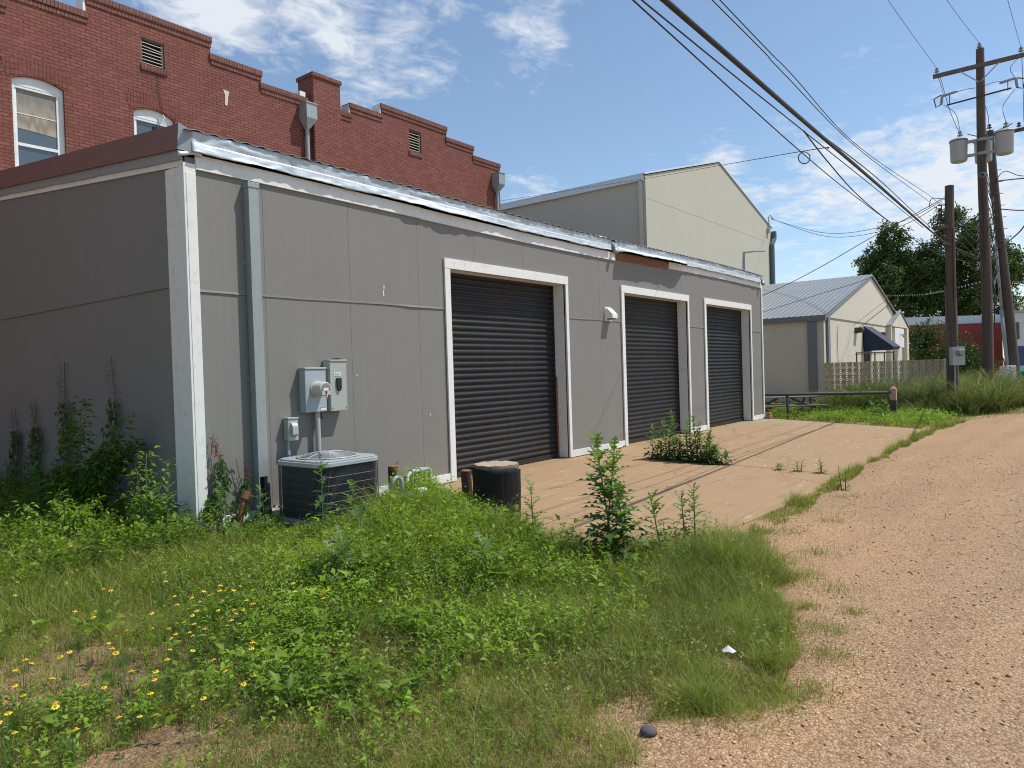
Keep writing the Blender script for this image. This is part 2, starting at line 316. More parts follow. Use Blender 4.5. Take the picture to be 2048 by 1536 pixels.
def concrete_mat():
    mt, t, b = new_mat("stained_concrete")
    v = objco(t)
    s = N(t, "ShaderNodeSeparateXYZ"); t.links.new(v, s.inputs[0])
    n1 = noise(t, v, 1.1, 7, .65); n2 = noise(t, objco(t, (.35, 2.4, 1)), 2.2, 6, .6); n3 = noise(t, v, 30, 5, .7)
    col = mixc(t, n1, (.335, .275, .165), (.46, .385, .245))
    col = mixc(t, mth(t, 'MULTIPLY', mth(t, 'SUBTRACT', n2, .5), 3.5, clamp=True), col, (.31, .235, .145))
    # clay stain toward the low near corner
    cl = mth(t, 'MULTIPLY', mth(t, 'SUBTRACT', mth(t, 'ADD', 8.8, mth(t, 'MULTIPLY', mth(t, 'SUBTRACT', n1, .5), 5.0)), mth(t, 'ADD', s.outputs[0], mth(t, 'MULTIPLY', s.outputs[1], .35))), .38, clamp=True)
    col = mixc(t, mth(t, 'MULTIPLY', cl, .75), col, mixc(t, noise(t, v, 2.3, 7, .7), (.42, .20, .09), (.44, .31, .19)))
    col = mixc(t, mth(t, 'MULTIPLY', mth(t, 'SUBTRACT', noise(t, v, 2.6, 9, .72), .565), 6.0, clamp=True), col, (.20, .155, .10))
    col = mixc(t, mth(t, 'MULTIPLY', n3, .45), col, (.27, .21, .145))
    band = noise(t, objco(t, (.5, 9, 1), (0, 0, .12)), 1.6, 7, .7)
    col = mixc(t, mth(t, 'MULTIPLY', mth(t, 'SUBTRACT', band, .50), 4.0, clamp=True), col, (.27, .20, .13))
    # old crossing paint marks near the stump
    wv = noise(t, objco(t, (.6, 5, 1), (0, 0, .9)), 3.0, 4, .6)
    pm = mth(t, 'MULTIPLY', mth(t, 'MULTIPLY', mth(t, 'SUBTRACT', wv, .63), 12, clamp=True), cl)
    col = mixc(t, mth(t, 'MULTIPLY', pm, .75), col, (.66, .56, .40))
    wv2 = N(t, "ShaderNodeVectorMath", operation='ADD'); nz_ = N(t, "ShaderNodeTexNoise"); nz_.inputs['Scale'].default_value = 1.7; nz_.inputs['Detail'].default_value = 6; t.links.new(v, nz_.inputs[0])
    t.links.new(v, wv2.inputs[0]); t.links.new(nz_.outputs['Color'], wv2.inputs[1]); cr_ = N(t, "ShaderNodeTexVoronoi"); cr_.feature = 'DISTANCE_TO_EDGE'; cr_.inputs['Scale'].default_value = .34; t.links.new(wv2.outputs[0], cr_.inputs[0])
    col = mixc(t, mth(t, 'MULTIPLY', mth(t, 'LESS_THAN', cr_.outputs['Distance'], .0035), .6), col, (.10, .075, .05))
    col = mixc(t, 1.0, col, (.95, .915, .85), 'MULTIPLY')
    t.links.new(col, b.inputs['Base Color']); b.inputs['Roughness'].default_value = .85; b.inputs['Specular IOR Level'].default_value = .25
    bump(t, b, mth(t, 'ADD', n3, mth(t, 'MULTIPLY', noise(t, v, 160, 3), .4)), .22, .003)
concrete_mat()
def metalroof_mat():
    mt, t, b = new_mat("ribbed_metal_roof")
    v = objco(t); s = N(t, "ShaderNodeSeparateXYZ"); t.links.new(v, s.inputs[0])
    col = mixc(t, noise(t, v, .8, 5), (.21, .225, .23), (.28, .295, .295))
    t.links.new(col, b.inputs['Base Color']); b.inputs['Metallic'].default_value = .35; b.inputs['Roughness'].default_value = .5
metalroof_mat()
def leaf_mat(name, trans=.32, rough=.5, spec=.25, tint=(1, 1, 1)):
    mt, t, b = new_mat(name)
    a = N(t, "ShaderNodeAttribute"); a.attribute_name = "col"
    c = mixc(t, 1.0, a.outputs['Color'], tint, 'MULTIPLY')
    t.links.new(c, b.inputs['Base Color']); b.inputs['Roughness'].default_value = rough; b.inputs['Specular IOR Level'].default_value = spec
    tr = N(t, "ShaderNodeBsdfTranslucent"); cc = mixc(t, 1.0, c, (1.5, 1.7, .6), 'MULTIPLY'); t.links.new(cc, tr.inputs[0])
    ms = N(t, "ShaderNodeMixShader"); ms.inputs[0].default_value = trans
    t.links.new(b.outputs[0], ms.inputs[1]); t.links.new(tr.outputs[0], ms.inputs[2])
    t.links.new(ms.outputs[0], t.nodes['Material Output'].inputs[0])
leaf_mat("leaf", .36); leaf_mat("blade", .34, .55); leaf_mat("tree_leaf", .22, .5)

# ------------------------------------------------------------------ object helpers
ROOT = {}
def tag(o, label=None, cat=None, group=None, kind=None):
    if label: o['label'] = label
    if cat: o['category'] = cat
    if group: o['group'] = group
    if kind: o['kind'] = kind
    return o
def thing(name, loc, label, cat, group=None):
    o = bpy.data.objects.new(name, None); COL.objects.link(o); o.location = loc; o.empty_display_size = .2
    ROOT[o.name] = Vector(loc); return tag(o, label, cat, group)
class MB:
    def __init__(s): s.v = []; s.f = []; s.m = []; s.cur = 0
    def add(s, vs, fs):
        n = len(s.v); s.v += [tuple(map(float, p)) for p in vs]
        for f in fs: s.f.append(tuple(i + n for i in f)); s.m.append(s.cur)
        return s
    def box(s, x0, x1, y0, y1, z0, z1):
        v = [(x, y, z) for z in (z0, z1) for y in (y0, y1) for x in (x0, x1)]
        return s.add(v, [(0, 2, 3, 1), (4, 5, 7, 6), (0, 1, 5, 4), (2, 6, 7, 3), (0, 4, 6, 2), (1, 3, 7, 5)])
    def obox(s, c, ax, ay, az):            # centre and half-axis vectors
        c, ax, ay, az = map(Vector, (c, ax, ay, az))
        v = [c + ax * i + ay * j + az * k for k in (-1, 1) for j in (-1, 1) for i in (-1, 1)]
        return s.add(v, [(0, 2, 3, 1), (4, 5, 7, 6), (0, 1, 5, 4), (2, 6, 7, 3), (0, 4, 6, 2), (1, 3, 7, 5)])
    def beam(s, a, b, w, h):               # bar between two points
        a, b = Vector(a), Vector(b); d = (b - a); L = d.length; d.normalize()
        up = Vector((0, 0, 1)) if abs(d.z) < .95 else Vector((1, 0, 0))
        sd_ = d.cross(up).normalized(); u = sd_.cross(d).normalized()
        return s.obox((a + b) / 2, d * L / 2, sd_ * w / 2, u * h / 2)
    def tube(s, pts, r, n=8, caps=True):
        pts = [Vector(p) for p in pts]; rs = r if isinstance(r, (list, tuple)) else [r] * len(pts)
        vs = []; fs = []; ref = None
        for i, p in enumerate(pts):
            d = (pts[min(i + 1, len(pts) - 1)] - pts[max(i - 1, 0)])
            d = d.normalized() if d.length > 1e-9 else Vector((0, 0, 1))
            if ref is None: ref = Vector((0, 0, 1)) if abs(d.z) < .9 else Vector((1, 0, 0))
            a = (ref - d * ref.dot(d)).normalized(); ref = a; b = d.cross(a)
            for k in range(n):
                t = 2 * math.pi * k / n; vs.append(p + (a * math.cos(t) + b * math.sin(t)) * rs[i])
        for i in range(len(pts) - 1):
            for k in range(n):
                k2 = (k + 1) % n; fs.append((i * n + k, i * n + k2, (i + 1) * n + k2, (i + 1) * n + k))
        if caps: fs.append(tuple(reversed(range(n)))); fs.append(tuple((len(pts) - 1) * n + k for k in range(n)))
        return s.add(vs, fs)
    def prism(s, poly, axis, a, b):        # polygon in the other two axes, extruded from a to b
        def P(u, w, q): return {0: (q, u, w), 1: (u, q, w), 2: (u, w, q)}[axis]
        n = len(poly); vs = [P(u, w, a) for u, w in poly] + [P(u, w, b) for u, w in poly]
        fs = [tuple(range(n)), tuple(reversed(range(n, 2 * n)))] + [(i, i + n, (i + 1) % n + n, (i + 1) % n) for i in range(n)]
        return s.add(vs, fs)
    def lathe(s, c, prof, n=16, axis=(0, 0, 1)):   # profile of (radius, distance along axis)
        ax = Vector(axis).normalized(); ref = Vector((1, 0, 0)) if abs(ax.x) < .9 else Vector((0, 1, 0))
        a = (ref - ax * ref.dot(ax)).normalized(); b = ax.cross(a); c = Vector(c); vs = []; fs = []
        for r, h in prof:
            for k in range(n):
                t = 2 * math.pi * k / n; vs.append(c + ax * h + (a * math.cos(t) + b * math.sin(t)) * r)
        for i in range(len(prof) - 1):
            for k in range(n):
                k2 = (k + 1) % n; fs.append((i * n + k, i * n + k2, (i + 1) * n + k2, (i + 1) * n + k))
        fs.append(tuple(reversed(range(n)))); fs.append(tuple((len(prof) - 1) * n + k for k in range(n)))
        return s.add(vs, fs)
    def mat(s, i): s.cur = i; return s
    def build(s, name, mats, parent=None, smooth=False, bevel=0, root=None, autosm=None):
        me = bpy.data.meshes.new(name)
        off = Vector((0, 0, 0)); p = parent
        while p is not None:
            if p.name in ROOT: off = ROOT[p.name]
            p = p.parent
        me.from_pydata([tuple(Vector(v) - off) for v in s.v], [], s.f)
        if isinstance(mats, str): mats = [mats]
        for mn in mats: me.materials.append(MATS[mn])
        me.polygons.foreach_set('material_index', s.m)
        if smooth: me.polygons.foreach_set('use_smooth', [True] * len(s.f))
        import bmesh
        bm = bmesh.new(); bm.from_mesh(me); bmesh.ops.recalc_face_normals(bm, faces=bm.faces)
        if bevel:
            es = [e for e in bm.edges if len(e.link_faces) == 2 and e.calc_face_angle(0) > rad(35)]
            bmesh.ops.bevel(bm, geom=es, offset=bevel, segments=2, affect='EDGES', profile=.5, clamp_overlap=True)
        bm.to_mesh(me); bm.free()
        if smooth and autosm: me.set_sharp_from_angle(angle=rad(autosm))
        o = bpy.data.objects.new(name, me); COL.objects.link(o)
        if parent is not None: o.parent = parent
        return o
def copy_tree(o, parent=None):
    c = o.copy(); COL.objects.link(c); c.parent = parent
    for ch in [x for x in bpy.data.objects if x.parent == o]: copy_tree(ch, c)
    return c
def fastmesh(name, V, F3=None, F4=None, C=None, mat="leaf", parent=None, off=(0, 0, 0)):
    """large foliage mesh from numpy arrays"""
    V = np.asarray(V, dtype=np.float32) - np.array(off, dtype=np.float32)
    me = bpy.data.meshes.new(name); me.vertices.add(len(V)); me.vertices.foreach_set('co', V.ravel())
    li = []; st = []; tot = 0
    if F3 is not None and len(F3): li.append(np.asarray(F3).ravel()); st.append(np.arange(len(F3)) * 3); tot = len(F3) * 3
    if F4 is not None and len(F4): li.append(np.asarray(F4).ravel()); st.append(np.arange(len(F4)) * 4 + tot); tot += len(F4) * 4
    li = np.concatenate(li).astype(np.int32); st = np.concatenate(st).astype(np.int32)
    me.loops.add(len(li)); me.loops.foreach_set('vertex_index', li)
    me.polygons.add(len(st)); me.polygons.foreach_set('loop_start', st)
    me.update(calc_edges=True)
    if C is not None:
        a = me.attributes.new('col', 'FLOAT_COLOR', 'POINT')
        CC = np.ones((len(V), 4), dtype=np.float32); CC[:, :3] = C; a.data.foreach_set('color', CC.ravel())
    me.materials.append(MATS[mat])
    o = bpy.data.objects.new(name, me); COL.objects.link(o)
    if parent is not None: o.parent = parent
    return o

# ================================================================== SETTING
def pnoise(x, seed=0.0):
    return (math.sin(x * 1.7 + seed) + .6 * math.sin(x * 3.9 + seed * 2.1) + .35 * math.sin(x * 9.1 + seed * .7) + .2 * math.sin(x * 21.3 + seed * 1.3)) / 2.15
EDGE = [(-30, 1.1), (0, 1.15), (2.2, 1.30), (2.45, 1.55), (2.85, 1.66), (3.15, 1.36), (3.5, 1.18), (3.95, 1.22), (4.4, 1.36), (5.0, 1.62), (5.5, 1.86),
        (6.2, 2.25), (7.2, 2.36), (9, 2.40), (12.7, 2.50), (17, 2.50), (20.1, 2.40), (22, 2.1), (25, 1.35), (28, 1.0), (40, .9), (120, .6)]
def edge_y(x):
    return float(np.interp(x, [e[0] for e in EDGE], [e[1] for e in EDGE]))
EX = np.array([e[0] for e in EDGE]); EY = np.array([e[1] for e in EDGE])

g = MB(); g.add([(-600, -600, -.05), (1500, -600, -.05), (1500, 900, -.05), (-600, 900, -.05)], [(0, 1, 2, 3)])
tag(g.build('ground', 'gravelly_soil'), kind='structure')
g = MB(); vs = []; xs = [-30, -10, -3, 0] + list(np.arange(.4, 26, .12)) + list(range(27, 125, 4))
for x in xs:
    y = edge_y(x) + (.07 * pnoise(x * 2.2, 3.0) if x > 0 else 0)
    vs += [(x, -14, -.006), (x, y - .15, -.006), (x, y + (.45 if x > 6.2 else .05), -.009 if x > 6.2 else -.046)]
fs = []
for i in range(len(xs) - 1):
    a = i * 3; fs += [(a, a + 3, a + 4, a + 1), (a + 1, a + 4, a + 5, a + 2)]
g.add(vs, fs); tag(g.build('gravel_road', 'chip_gravel'), kind='structure')
# the concrete apron in two pours with a weedy joint between them
JA, JB = (11.72, 7.27), (10.80, 2.55)
apron = tag(thing('concrete_apron', (12, 5, 0), None, None), kind='structure')
def slab(poly):
    s_ = MB(); s_.prism(poly, 2, -.12, .008); s_.build('apron_slab', 'stained_concrete', apron, bevel=.008)
near_edge = [(5.28, 3.3), (5.6, 2.95), (6.3, 2.72), (8, 2.60), (9.5, 2.58)]
slab([(6.9, 7.68), (6.55, 6.42), (5.9, 5.2), (5.36, 4.0)] + near_edge + [(JB[0] - .012, JB[1]), (JA[0] - .012, JA[1]), (JA[0] - .03, 7.68)])
slab([(JA[0] + .0, 7.68), (JA[0] + .012, JA[1]), (JB[0] + .012, JB[1]), (13, 2.66), (15, 2.72), (17.2, 2.72), (18.75, 2.86), (21.2, 7.05), (21.12, 7.68)])

# ================================================================== GREY STORAGE BUILDING
XL, XR, YF, YB = 3.81, 21.13, 7.27, 16.44
sb = thing('storage_building', (XL, YF, 0), 'long low grey panelled storage building with white trim and three black roll-up doors', 'building')
def ftop(x): return 3.86 + .03 * math.cos((x - 4) * .45)
DO = [(7.77, 10.81), (12.95, 15.99), (17.08, 20.16)]; DH = 3.16
wl = MB()
def panels(x0, x1, z0, z1):
    """siding sheets 1.22 m wide with hairline gaps; upper course laps the lower"""
    brk = [x0] + [b for b in np.arange(4.70 - 1.22, 22, 1.22) if x0 + .15 < b < x1 - .15] + [x1]
    for a, b in zip(brk[:-1], brk[1:]):
        g_ = .0016
        for (za, zb, pr) in ((z0, min(z1, 2.555), 0), (max(z0, 2.57), z1, .006)):
            if zb - za > .05: wl.box(a + (g_ if a != x0 else 0), b - (g_ if b != x1 else 0), YF - pr, YF + .02, za, zb)
segs = [(XL, DO[0][0]), (DO[0][1], DO[1][0]), (DO[1][1], DO[2][0]), (DO[2][1], XR)]
for a, b in segs: panels(a, b, .03, 3.96)
for a, b in DO: panels(a, b, DH, 3.96)
wl.build('front_wall', 'grey_siding_paint', sb)
bk = MB()
for a, b in segs: bk.box(a + .01, b - .01, YF + .021, YF + .16, .02, 3.95)
for a, b in DO: bk.box(a - .009, b + .009, YF + .021, YF + .16, DH + .01, 3.95)
bk.build('wall_backing', 'seam_shadow_grey', sb)
# lapped joint: a slightly bowed strip at 2.56 m
for a, b in segs:
    lp = MB(); n = max(2, int((b - a) / .25)); vs = []; fs = []
    for i in range(n + 1):
        x = a + (b - a) * i / n; w = .001 + .010 * max(0, pnoise(x * 1.1, 1.0)); dz = -.008 * pnoise(x * .8, 2)
        vs += [(x, YF - .007, 2.582 + dz), (x, YF - .008 - w, 2.556 + dz), (x, YF - .001, 2.552 + dz)]
    for i in range(n):
        k = i * 3; fs += [(k, k + 3, k + 4, k + 1), (k + 1, k + 4, k + 5, k + 2)]
    lp.add(vs, fs); lp.build('lap_joint', 'grey_siding_paint', sb)
# side wall rising with the shed roof
def stop(y): return 3.86 + .107 * (y - YF)
sw = MB()
ys = [YF + .02] + list(np.arange(YF + 1.22, YB, 1.22)) + [YB]
for a, b in zip(ys[:-1], ys[1:]):
    za, zb = 2.635 + .004 * (a - YF), 2.635 + .004 * (b - YF)
    for lo, hi, pr in (((.03, .03), (za - .006, zb - .006), 0), ((za + .006, zb + .006), (stop(a), stop(b)), .006)):
        x = XL - pr; aa, bb = a + .0004, b - .0004
        v = [(x, aa, lo[0]), (x, bb, lo[1]), (x, bb, hi[1]), (x, aa, hi[0]), (x + .02 + pr, aa, lo[0]), (x + .02 + pr, bb, lo[1]), (x + .02 + pr, bb, hi[1]), (x + .02 + pr, aa, hi[0])]
        sw.add(v, [(0, 3, 2, 1), (4, 5, 6, 7), (0, 1, 5, 4), (3, 7, 6, 2), (0, 4, 7, 3), (1, 2, 6, 5)])
sw.build('side_wall', 'grey_siding_paint', sb)
v = [(XL + .021, YF + .17, 0), (XL + .021, YB, 0), (XL + .021, YB, stop(YB)), (XL + .021, YF + .17, stop(YF)), (XL + .15, YF + .17, 0), (XL + .15, YB, 0), (XL + .15, YB, stop(YB)), (XL + .15, YF + .17, stop(YF))]
b2 = MB().add(v, [(0, 3, 2, 1), (4, 5, 6, 7), (0, 1, 5, 4), (3, 7, 6, 2), (0, 4, 7, 3), (1, 2, 6, 5)])
b2.build('side_wall_backing', 'seam_shadow_grey', sb)
MB().box(XR - .15, XR - .002, YF + .17, YB, 0, 3.9).build('side_wall_backing', 'seam_shadow_grey', sb)
ljs = MB()
for a, b in zip(ys[:-1], ys[1:]):
    ljs.beam((XL - .010, a, 2.64 + .004 * (a - YF)), (XL - .010, b, 2.64 + .004 * (b - YF)), .010, .020)
ljs.build('lap_joint', 'grey_siding_paint', sb)
rw = MB().box(XR - .001, XR + .02, YF + .02, YB, .03, 3.95); rw.build('far_side_wall', 'grey_siding_paint', sb)
# ---- trim boards
tb = MB()
tb.box(XL - .035, XL + .098, YF - .032, YF - .008, .0, ftop(XL) + .0)               # corner, front board
tb.box(XL - .010, XL + .092, YF - .037, YF - .033, .03, ftop(XL) - .10)
tb.build('corner_board', 'white_trim', sb, bevel=.003)
tb = MB(); tb.box(XL - .034, XL - .008, YF - .007, YF + .20, 0, 3.86)
tb.box(XL - .022, XL - .007, YF + .201, YF + .385, 0, 3.88); tb.build('corner_board', 'white_trim', sb, bevel=.003)
def frieze(x0, x1, dz=0, mat='white_trim', y=YF - .034, name='frieze_board', h=.135):
    f_ = MB(); n = max(1, int((x1 - x0) / .8)); vs = []; fs = []
    for i in range(n + 1):
        x = x0 + (x1 - x0) * i / n; z = ftop(x) - .03 + dz
        vs += [(x, y, z - .02), (x, y, z + h), (x, YF - .008, z + h), (x, YF - .008, z - .02)]
    for i in range(n):
        a = i * 4; fs += [(a, a + 1, a + 5, a + 4), (a + 1, a + 2, a + 6, a + 5), (a + 2, a + 3, a + 7, a + 6), (a + 3, a, a + 4, a + 7)]
    fs += [(0, 3, 2, 1), (n * 4, n * 4 + 1, n * 4 + 2, n * 4 + 3)]
    f_.add(vs, fs); return f_.build(name, mat, sb)
frieze(XL + .101, 7.2); frieze(7.203, 12.62, -.006); frieze(15.05, XR + .02, .03)
frieze(12.70, 14.98, .012, 'raw_timber', YF - .018, 'exposed_rafter_board', .15)
tb = MB(); tb.box(XR - .045, XR + .032, YF - .036, YF - .008, 0, 3.88); tb.build('corner_board', 'white_trim', sb, bevel=.003)
for a, b in ((XL + .10, 7.645), (10.895, 12.825), (16.075, 16.960), (20.245, XR - .047)):
    tb = MB(); tb.box(a, b, YF - .028, YF - .006, .02, .145); tb.build('base_board', 'white_trim', sb, bevel=.003)
# ---- door openings
DY = 7.53
for k, (a, b) in enumerate(DO):
    fr = MB()
    fr.box(a - .115, a, YF - .035, YF - .007, .02, DH)                 # casing
    fr.box(b, b + .08, YF - .035, YF - .007, .02, DH)
    fr.box(a - .118, b + .083, YF - .038, YF - .007, DH + .001, DH + .15)
    df = fr.build('door_frame', 'white_trim', sb, bevel=.003)
    fr = MB(); fr.box(b, b + .07, YF - .004, DY - .02, .02, DH); fr.build('door_jamb', 'white_trim', sb)
    fr = MB(); fr.box(a - .09, a, YF - .004, DY - .02, .02, DH); fr.build('door_jamb', 'white_trim', sb)
    fr = MB(); fr.box(a - .08, b + .08, YF - .003, DY - .021, DH + .0005, DH + .04); fr.build('door_head', 'white_frame_paint', sb)
    # curtain of interlocking slats
    pitch = .0945; prof = [(0, 0), (.010, -.004), (.020, -.016), (.034, -.024), (.052, -.024), (.066, -.016), (.078, -.004), (.0945, 0)]
    zz = []; z = .10
    while z < DH + .15:
        for u, yy in prof[:-1]: zz.append((z + u, yy))
        z += pitch
    cu = MB(); vs = []; fs = []
    nx = 6
    for i in range(nx + 1):
        x = a + .01 + (b - a - .02) * i / nx; bow = .006 * math.sin(i * 1.3 + k)
        for (zq, yq) in zz: vs.append((x, DY + yq + bow, zq))
    nz = len(zz)
    for i in range(nx):
        for j in range(nz - 1): fs.append((i * nz + j, (i + 1) * nz + j, (i + 1) * nz + j + 1, i * nz + j + 1))
    cu.add(vs, fs); dr = cu.build('roll_up_door', 'dark_door_steel', sb, smooth=True, autosm=50)
    bb = MB(); bb.box(a + .005, b - .005, DY - .03, DY + .012, .018, .098); bb.box(a + .005, b - .005, DY - .045, DY - .030, .018, .040)
    bb.build('bottom_bar', 'dark_door_steel', dr)
    gr = MB(); gr.box(b - .05, b - .001, DY - .019, DY + .03, .02, DH + .05); gr.build('guide_rail', 'black_gap', dr)
    gr = MB(); gr.box(a + .001, a + .03, DY - .019, DY + .03, .02, DH + .05); gr.build('guide_rail', 'black_gap', dr)
    lk = MB(); lk.box(a + .06, a + .10, DY - .035, DY - .02, 2.42, 2.46); lk.build('latch_bolt', 'conduit_grey', dr)
rs = MB(); rs.box(10.803, 10.809, DY - .055, DY - .022, .03, 1.5); rs.build('unpainted_strip', 'terracotta', sb)
dk = MB(); dk.box(7, 21, DY + .10, DY + .14, 0, 3.4); dk.build('dark_interior', 'black_gap', sb)

# ---- roof and flashings
def eave(x): return ftop(x) + .155
rf = MB(); vs = []; fs = []; xs = np.arange(XL - .03, XR + .05, .0475); nz = 0
for i, x in enumerate(xs):
    ph = ((x - XL) / .19) % 1.0; rib = .022 * max(0, math.cos((ph - .5) * 2 * math.pi)) ** 1.0 + .004 * pnoise(x * 3, 4)
    for y in (7.165 + .012 * pnoise(x * 2.5, 8), 8.0, 11.0, YB):
        vs.append((x, y, eave(x) + .175 + rib + .112 * (y - 7.165)))
n = len(xs)
for i in range(n - 1):
    for j in range(3): fs.append((i * 4 + j, (i + 1) * 4 + j, (i + 1) * 4 + j + 1, i * 4 + j + 1))
rf.add(vs, fs); roof = rf.build('roof', 'roof_sheet', sb)
md = roof.modifiers.new('thick', 'SOLIDIFY'); md.thickness = .006; md.offset = -1
def crumple(name, x0, x1, rows, fn, mat='galvanized_flashing'):
    f_ = MB(); xs = np.linspace(x0, x1, int((x1 - x0) / .035) + 2); nr = len(rows); vs = []; fs = []
    for x in xs:
        for j in range(nr): vs.append(fn(x, j))
    for i in range(len(xs) - 1):
        for j in range(nr - 1): fs.append((i * nr + j, (i + 1) * nr + j, (i + 1) * nr + j + 1, i * nr + j + 1))
    f_.add(vs, fs); o = f_.build(name, mat, sb, smooth=True)
    md = o.modifiers.new('thick', 'SOLIDIFY'); md.thickness = .0025; md.offset = 0
    return o
rows = list(range(7))
from mathutils import noise as mn
def cn(x, z, s): return mn.noise(Vector((x * 2.3, z * 9, s))) * .016 + mn.noise(Vector((x * 8, z * 18, s + 5))) * .013 + abs(mn.noise(Vector((x * 13, z * 22, s + 9)))) * .008
def upper(x, j):
    t = j / 6; z = eave(x) + .045 + .128 * t
    return (x, YF - .072 - .012 * t + cn(x, z, 1) * (.4 + .6 * math.sin(t * 3.1)), z + (.006 * pnoise(x * 4, 1) if j == 0 else 0))
def lower(x, j):
    t = j / 6; z = eave(x) - .045 + .105 * t
    gape = .035 * math.exp(-((x - 7.6) / .9) ** 2) + .018 * max(0, pnoise(x * .9, 2.2))
    lip = (1 - t) ** 1.6 * (gape + .012)
    if x > 12.7: lip += (1 - t) ** .8 * .15 * max(0, min(1, (15.9 - x) / .35)) * max(0, min(1, (x - 12.65) / .1))
    return (x, YF - .080 - lip + cn(x, z, 2) * (.3 + .7 * (1 - t)), z + (.016 * pnoise(x * 1.9, 5) if j == 0 else 0))
for a, b in ((XL + .04, 12.40), (12.56, XR - .2)):
    crumple('flashing', a, b, rows, upper); crumple('flashing', a, b, rows, lower)
# swept corrugated end rolls over the joints of the flashing
for xq in (12.47, XR - .16):
    e_ = MB(); pts = []; rr = []
    for i in range(28):
        t = i / 27; ang = rad(-20 + 150 * t)
        pts.append((xq - .30 + .30 * math.sin(ang) + .06 * t, YF + .10 - .24 * t, eave(xq) + .02 + .19 * math.cos(rad(-20 + 110 * t)) - .10 * t))
        rr.append(.062 * (1 + .10 * math.sin(i * 2.6)) * (.75 + .25 * math.sin(t * 3.1)))
    e_.tube(pts, rr, 10); e_.build('roof_vent_pipe', 'galvanized_dull', sb, smooth=True)
# brown rake fascia up the side, with silver strip and white board below it
def side_strip(name, mat, z0, z1, x, y0=YF - .03, wav=0):
    s_ = MB(); vs = []; fs = []; ysx = np.linspace(y0, YB, 60)
    for y in ysx:
        a = stop(y) + z0 + wav * pnoise(y * 2.1, 1.0); b = stop(y) + z1
        vs += [(x, y, a), (x, y, b), (x + .02, y, b), (x + .02, y, a)]
    for i in range(len(ysx) - 1):
        k = i * 4; fs += [(k, k + 4, k + 5, k + 1), (k + 1, k + 5, k + 6, k + 2), (k + 2, k + 6, k + 7, k + 3), (k + 3, k + 7, k + 4, k)]
    fs += [(0, 1, 2, 3)]; s_.add(vs, fs); return s_.build(name, mat, sb)
side_strip('rake_board', 'white_trim', -.005, .085, XL - .031, YF + .02)
side_strip('rake_flashing', 'galvanized_dull', .055, .165, XL - .056, YF - .02, .007)
side_strip('rake_fascia', 'brown_fascia_metal', .155, .30, XL - .085)
side_strip('rake_fascia', 'brown_fascia_metal', .301, .42, XL - .066)
cp = MB(); v0 = stop(YF)
cp.add([(XL - .088, YF - .032, v0 + .15), (XL + .05, YF - .085, v0 + .13), (XL + .05, YF - .078, v0 + .36), (XL - .069, YF - .032, v0 + .43), (XL + .02, YF + .05, v0 + .43)], [(0, 1, 2, 3), (3, 2, 4)])
cp.build('corner_flashing', 'galvanized_dull', sb)
cc = crumple('corner_flashing', XL - .10, XL + .16, rows, lambda x, j: (x, YF - .055 - .05 * (j / 6) * (1 - j / 6), v0 + .10 + .045 * (j / 6) + .02 * math.sin((x - XL) * 17)), 'eave_white')
# downspout
ds = MB(); ds.box(4.46, 4.585, 7.15, YF - .009, .52, 3.80); ds.box(4.452, 4.593, 7.143, YF - .0095, 3.74, 3.80)
ds.box(4.46, 4.475, 7.15, YF - .009, .06, .519); ds.box(4.57, 4.585, 7.15, YF - .009, .06, .519)
d_ = ds.build('downspout', 'galvanized_dull', sb, bevel=.004)
MB().box(4.476, 4.569, 7.215, YF - .010, .06, .515).build('spout_opening', 'black_gap', d_)  # black box standing in for the shaded inside of the cut spout
for z in (1.6, 2.9): MB().box(4.445, 4.60, YF - .012, YF - .0085, z, z + .03).build('strap', 'galvanized_dull', d_)
# bird droppings / scuffs on the paint
for x, z, h in ((6.49, 2.77, .05), (6.48, 2.68, .07), (5.98, 1.62, .018), (7.28, 1.02, .03)):
    MB().box(x - .008, x + .008, YF - .0085, YF - .0067, z, z + h).build('paint_scuff', 'white_trim', sb)

# ================================================================== BRICK BUILDING
YBr = 16.5
bk_ = thing('brick_building', (5, YBr, 0), 'red painted brick building with stepped parapet and a square chimney, behind the grey building', 'building')
prof = [(-6.0, 9.56), (-.4, 9.56), (-.4, 9.9), (2.2, 9.9), (2.2, 9.88), (6.6, 9.56), (6.6, 10.01)]
steps = [(-8.0, 3.55, 9.25), (3.55, 5.10, 9.25), (5.10, 6.60, 9.58), (6.60, 9.40, 10.01), (9.40, 10.76, 9.61), (10.76, 12.28, 9.31), (12.28, 13.20, 9.31),
         (13.20, 13.68, 9.29), (13.68, 14.87, 9.59), (14.87, 17.72, 9.90), (17.72, 19.07, 9.56), (19.07, 20.52, 9.24)]
CZ = .25
W = [(5.17, 6.11, 5.4, 7.77, 7.88), (7.51, 8.44, 5.4, 7.73, 7.87)]           # x0,x1,z0,spring,crown
V = [(7.73, 8.26, 8.85, 9.46), (16.0, 16.53, 8.74, 9.42)]
bw_ = MB()
def archtop(x, w): 
    t = (x - (w[0] + w[1]) / 2) / ((w[1] - w[0]) / 2); return w[3] + (w[4] - w[3]) * (1 - t * t)
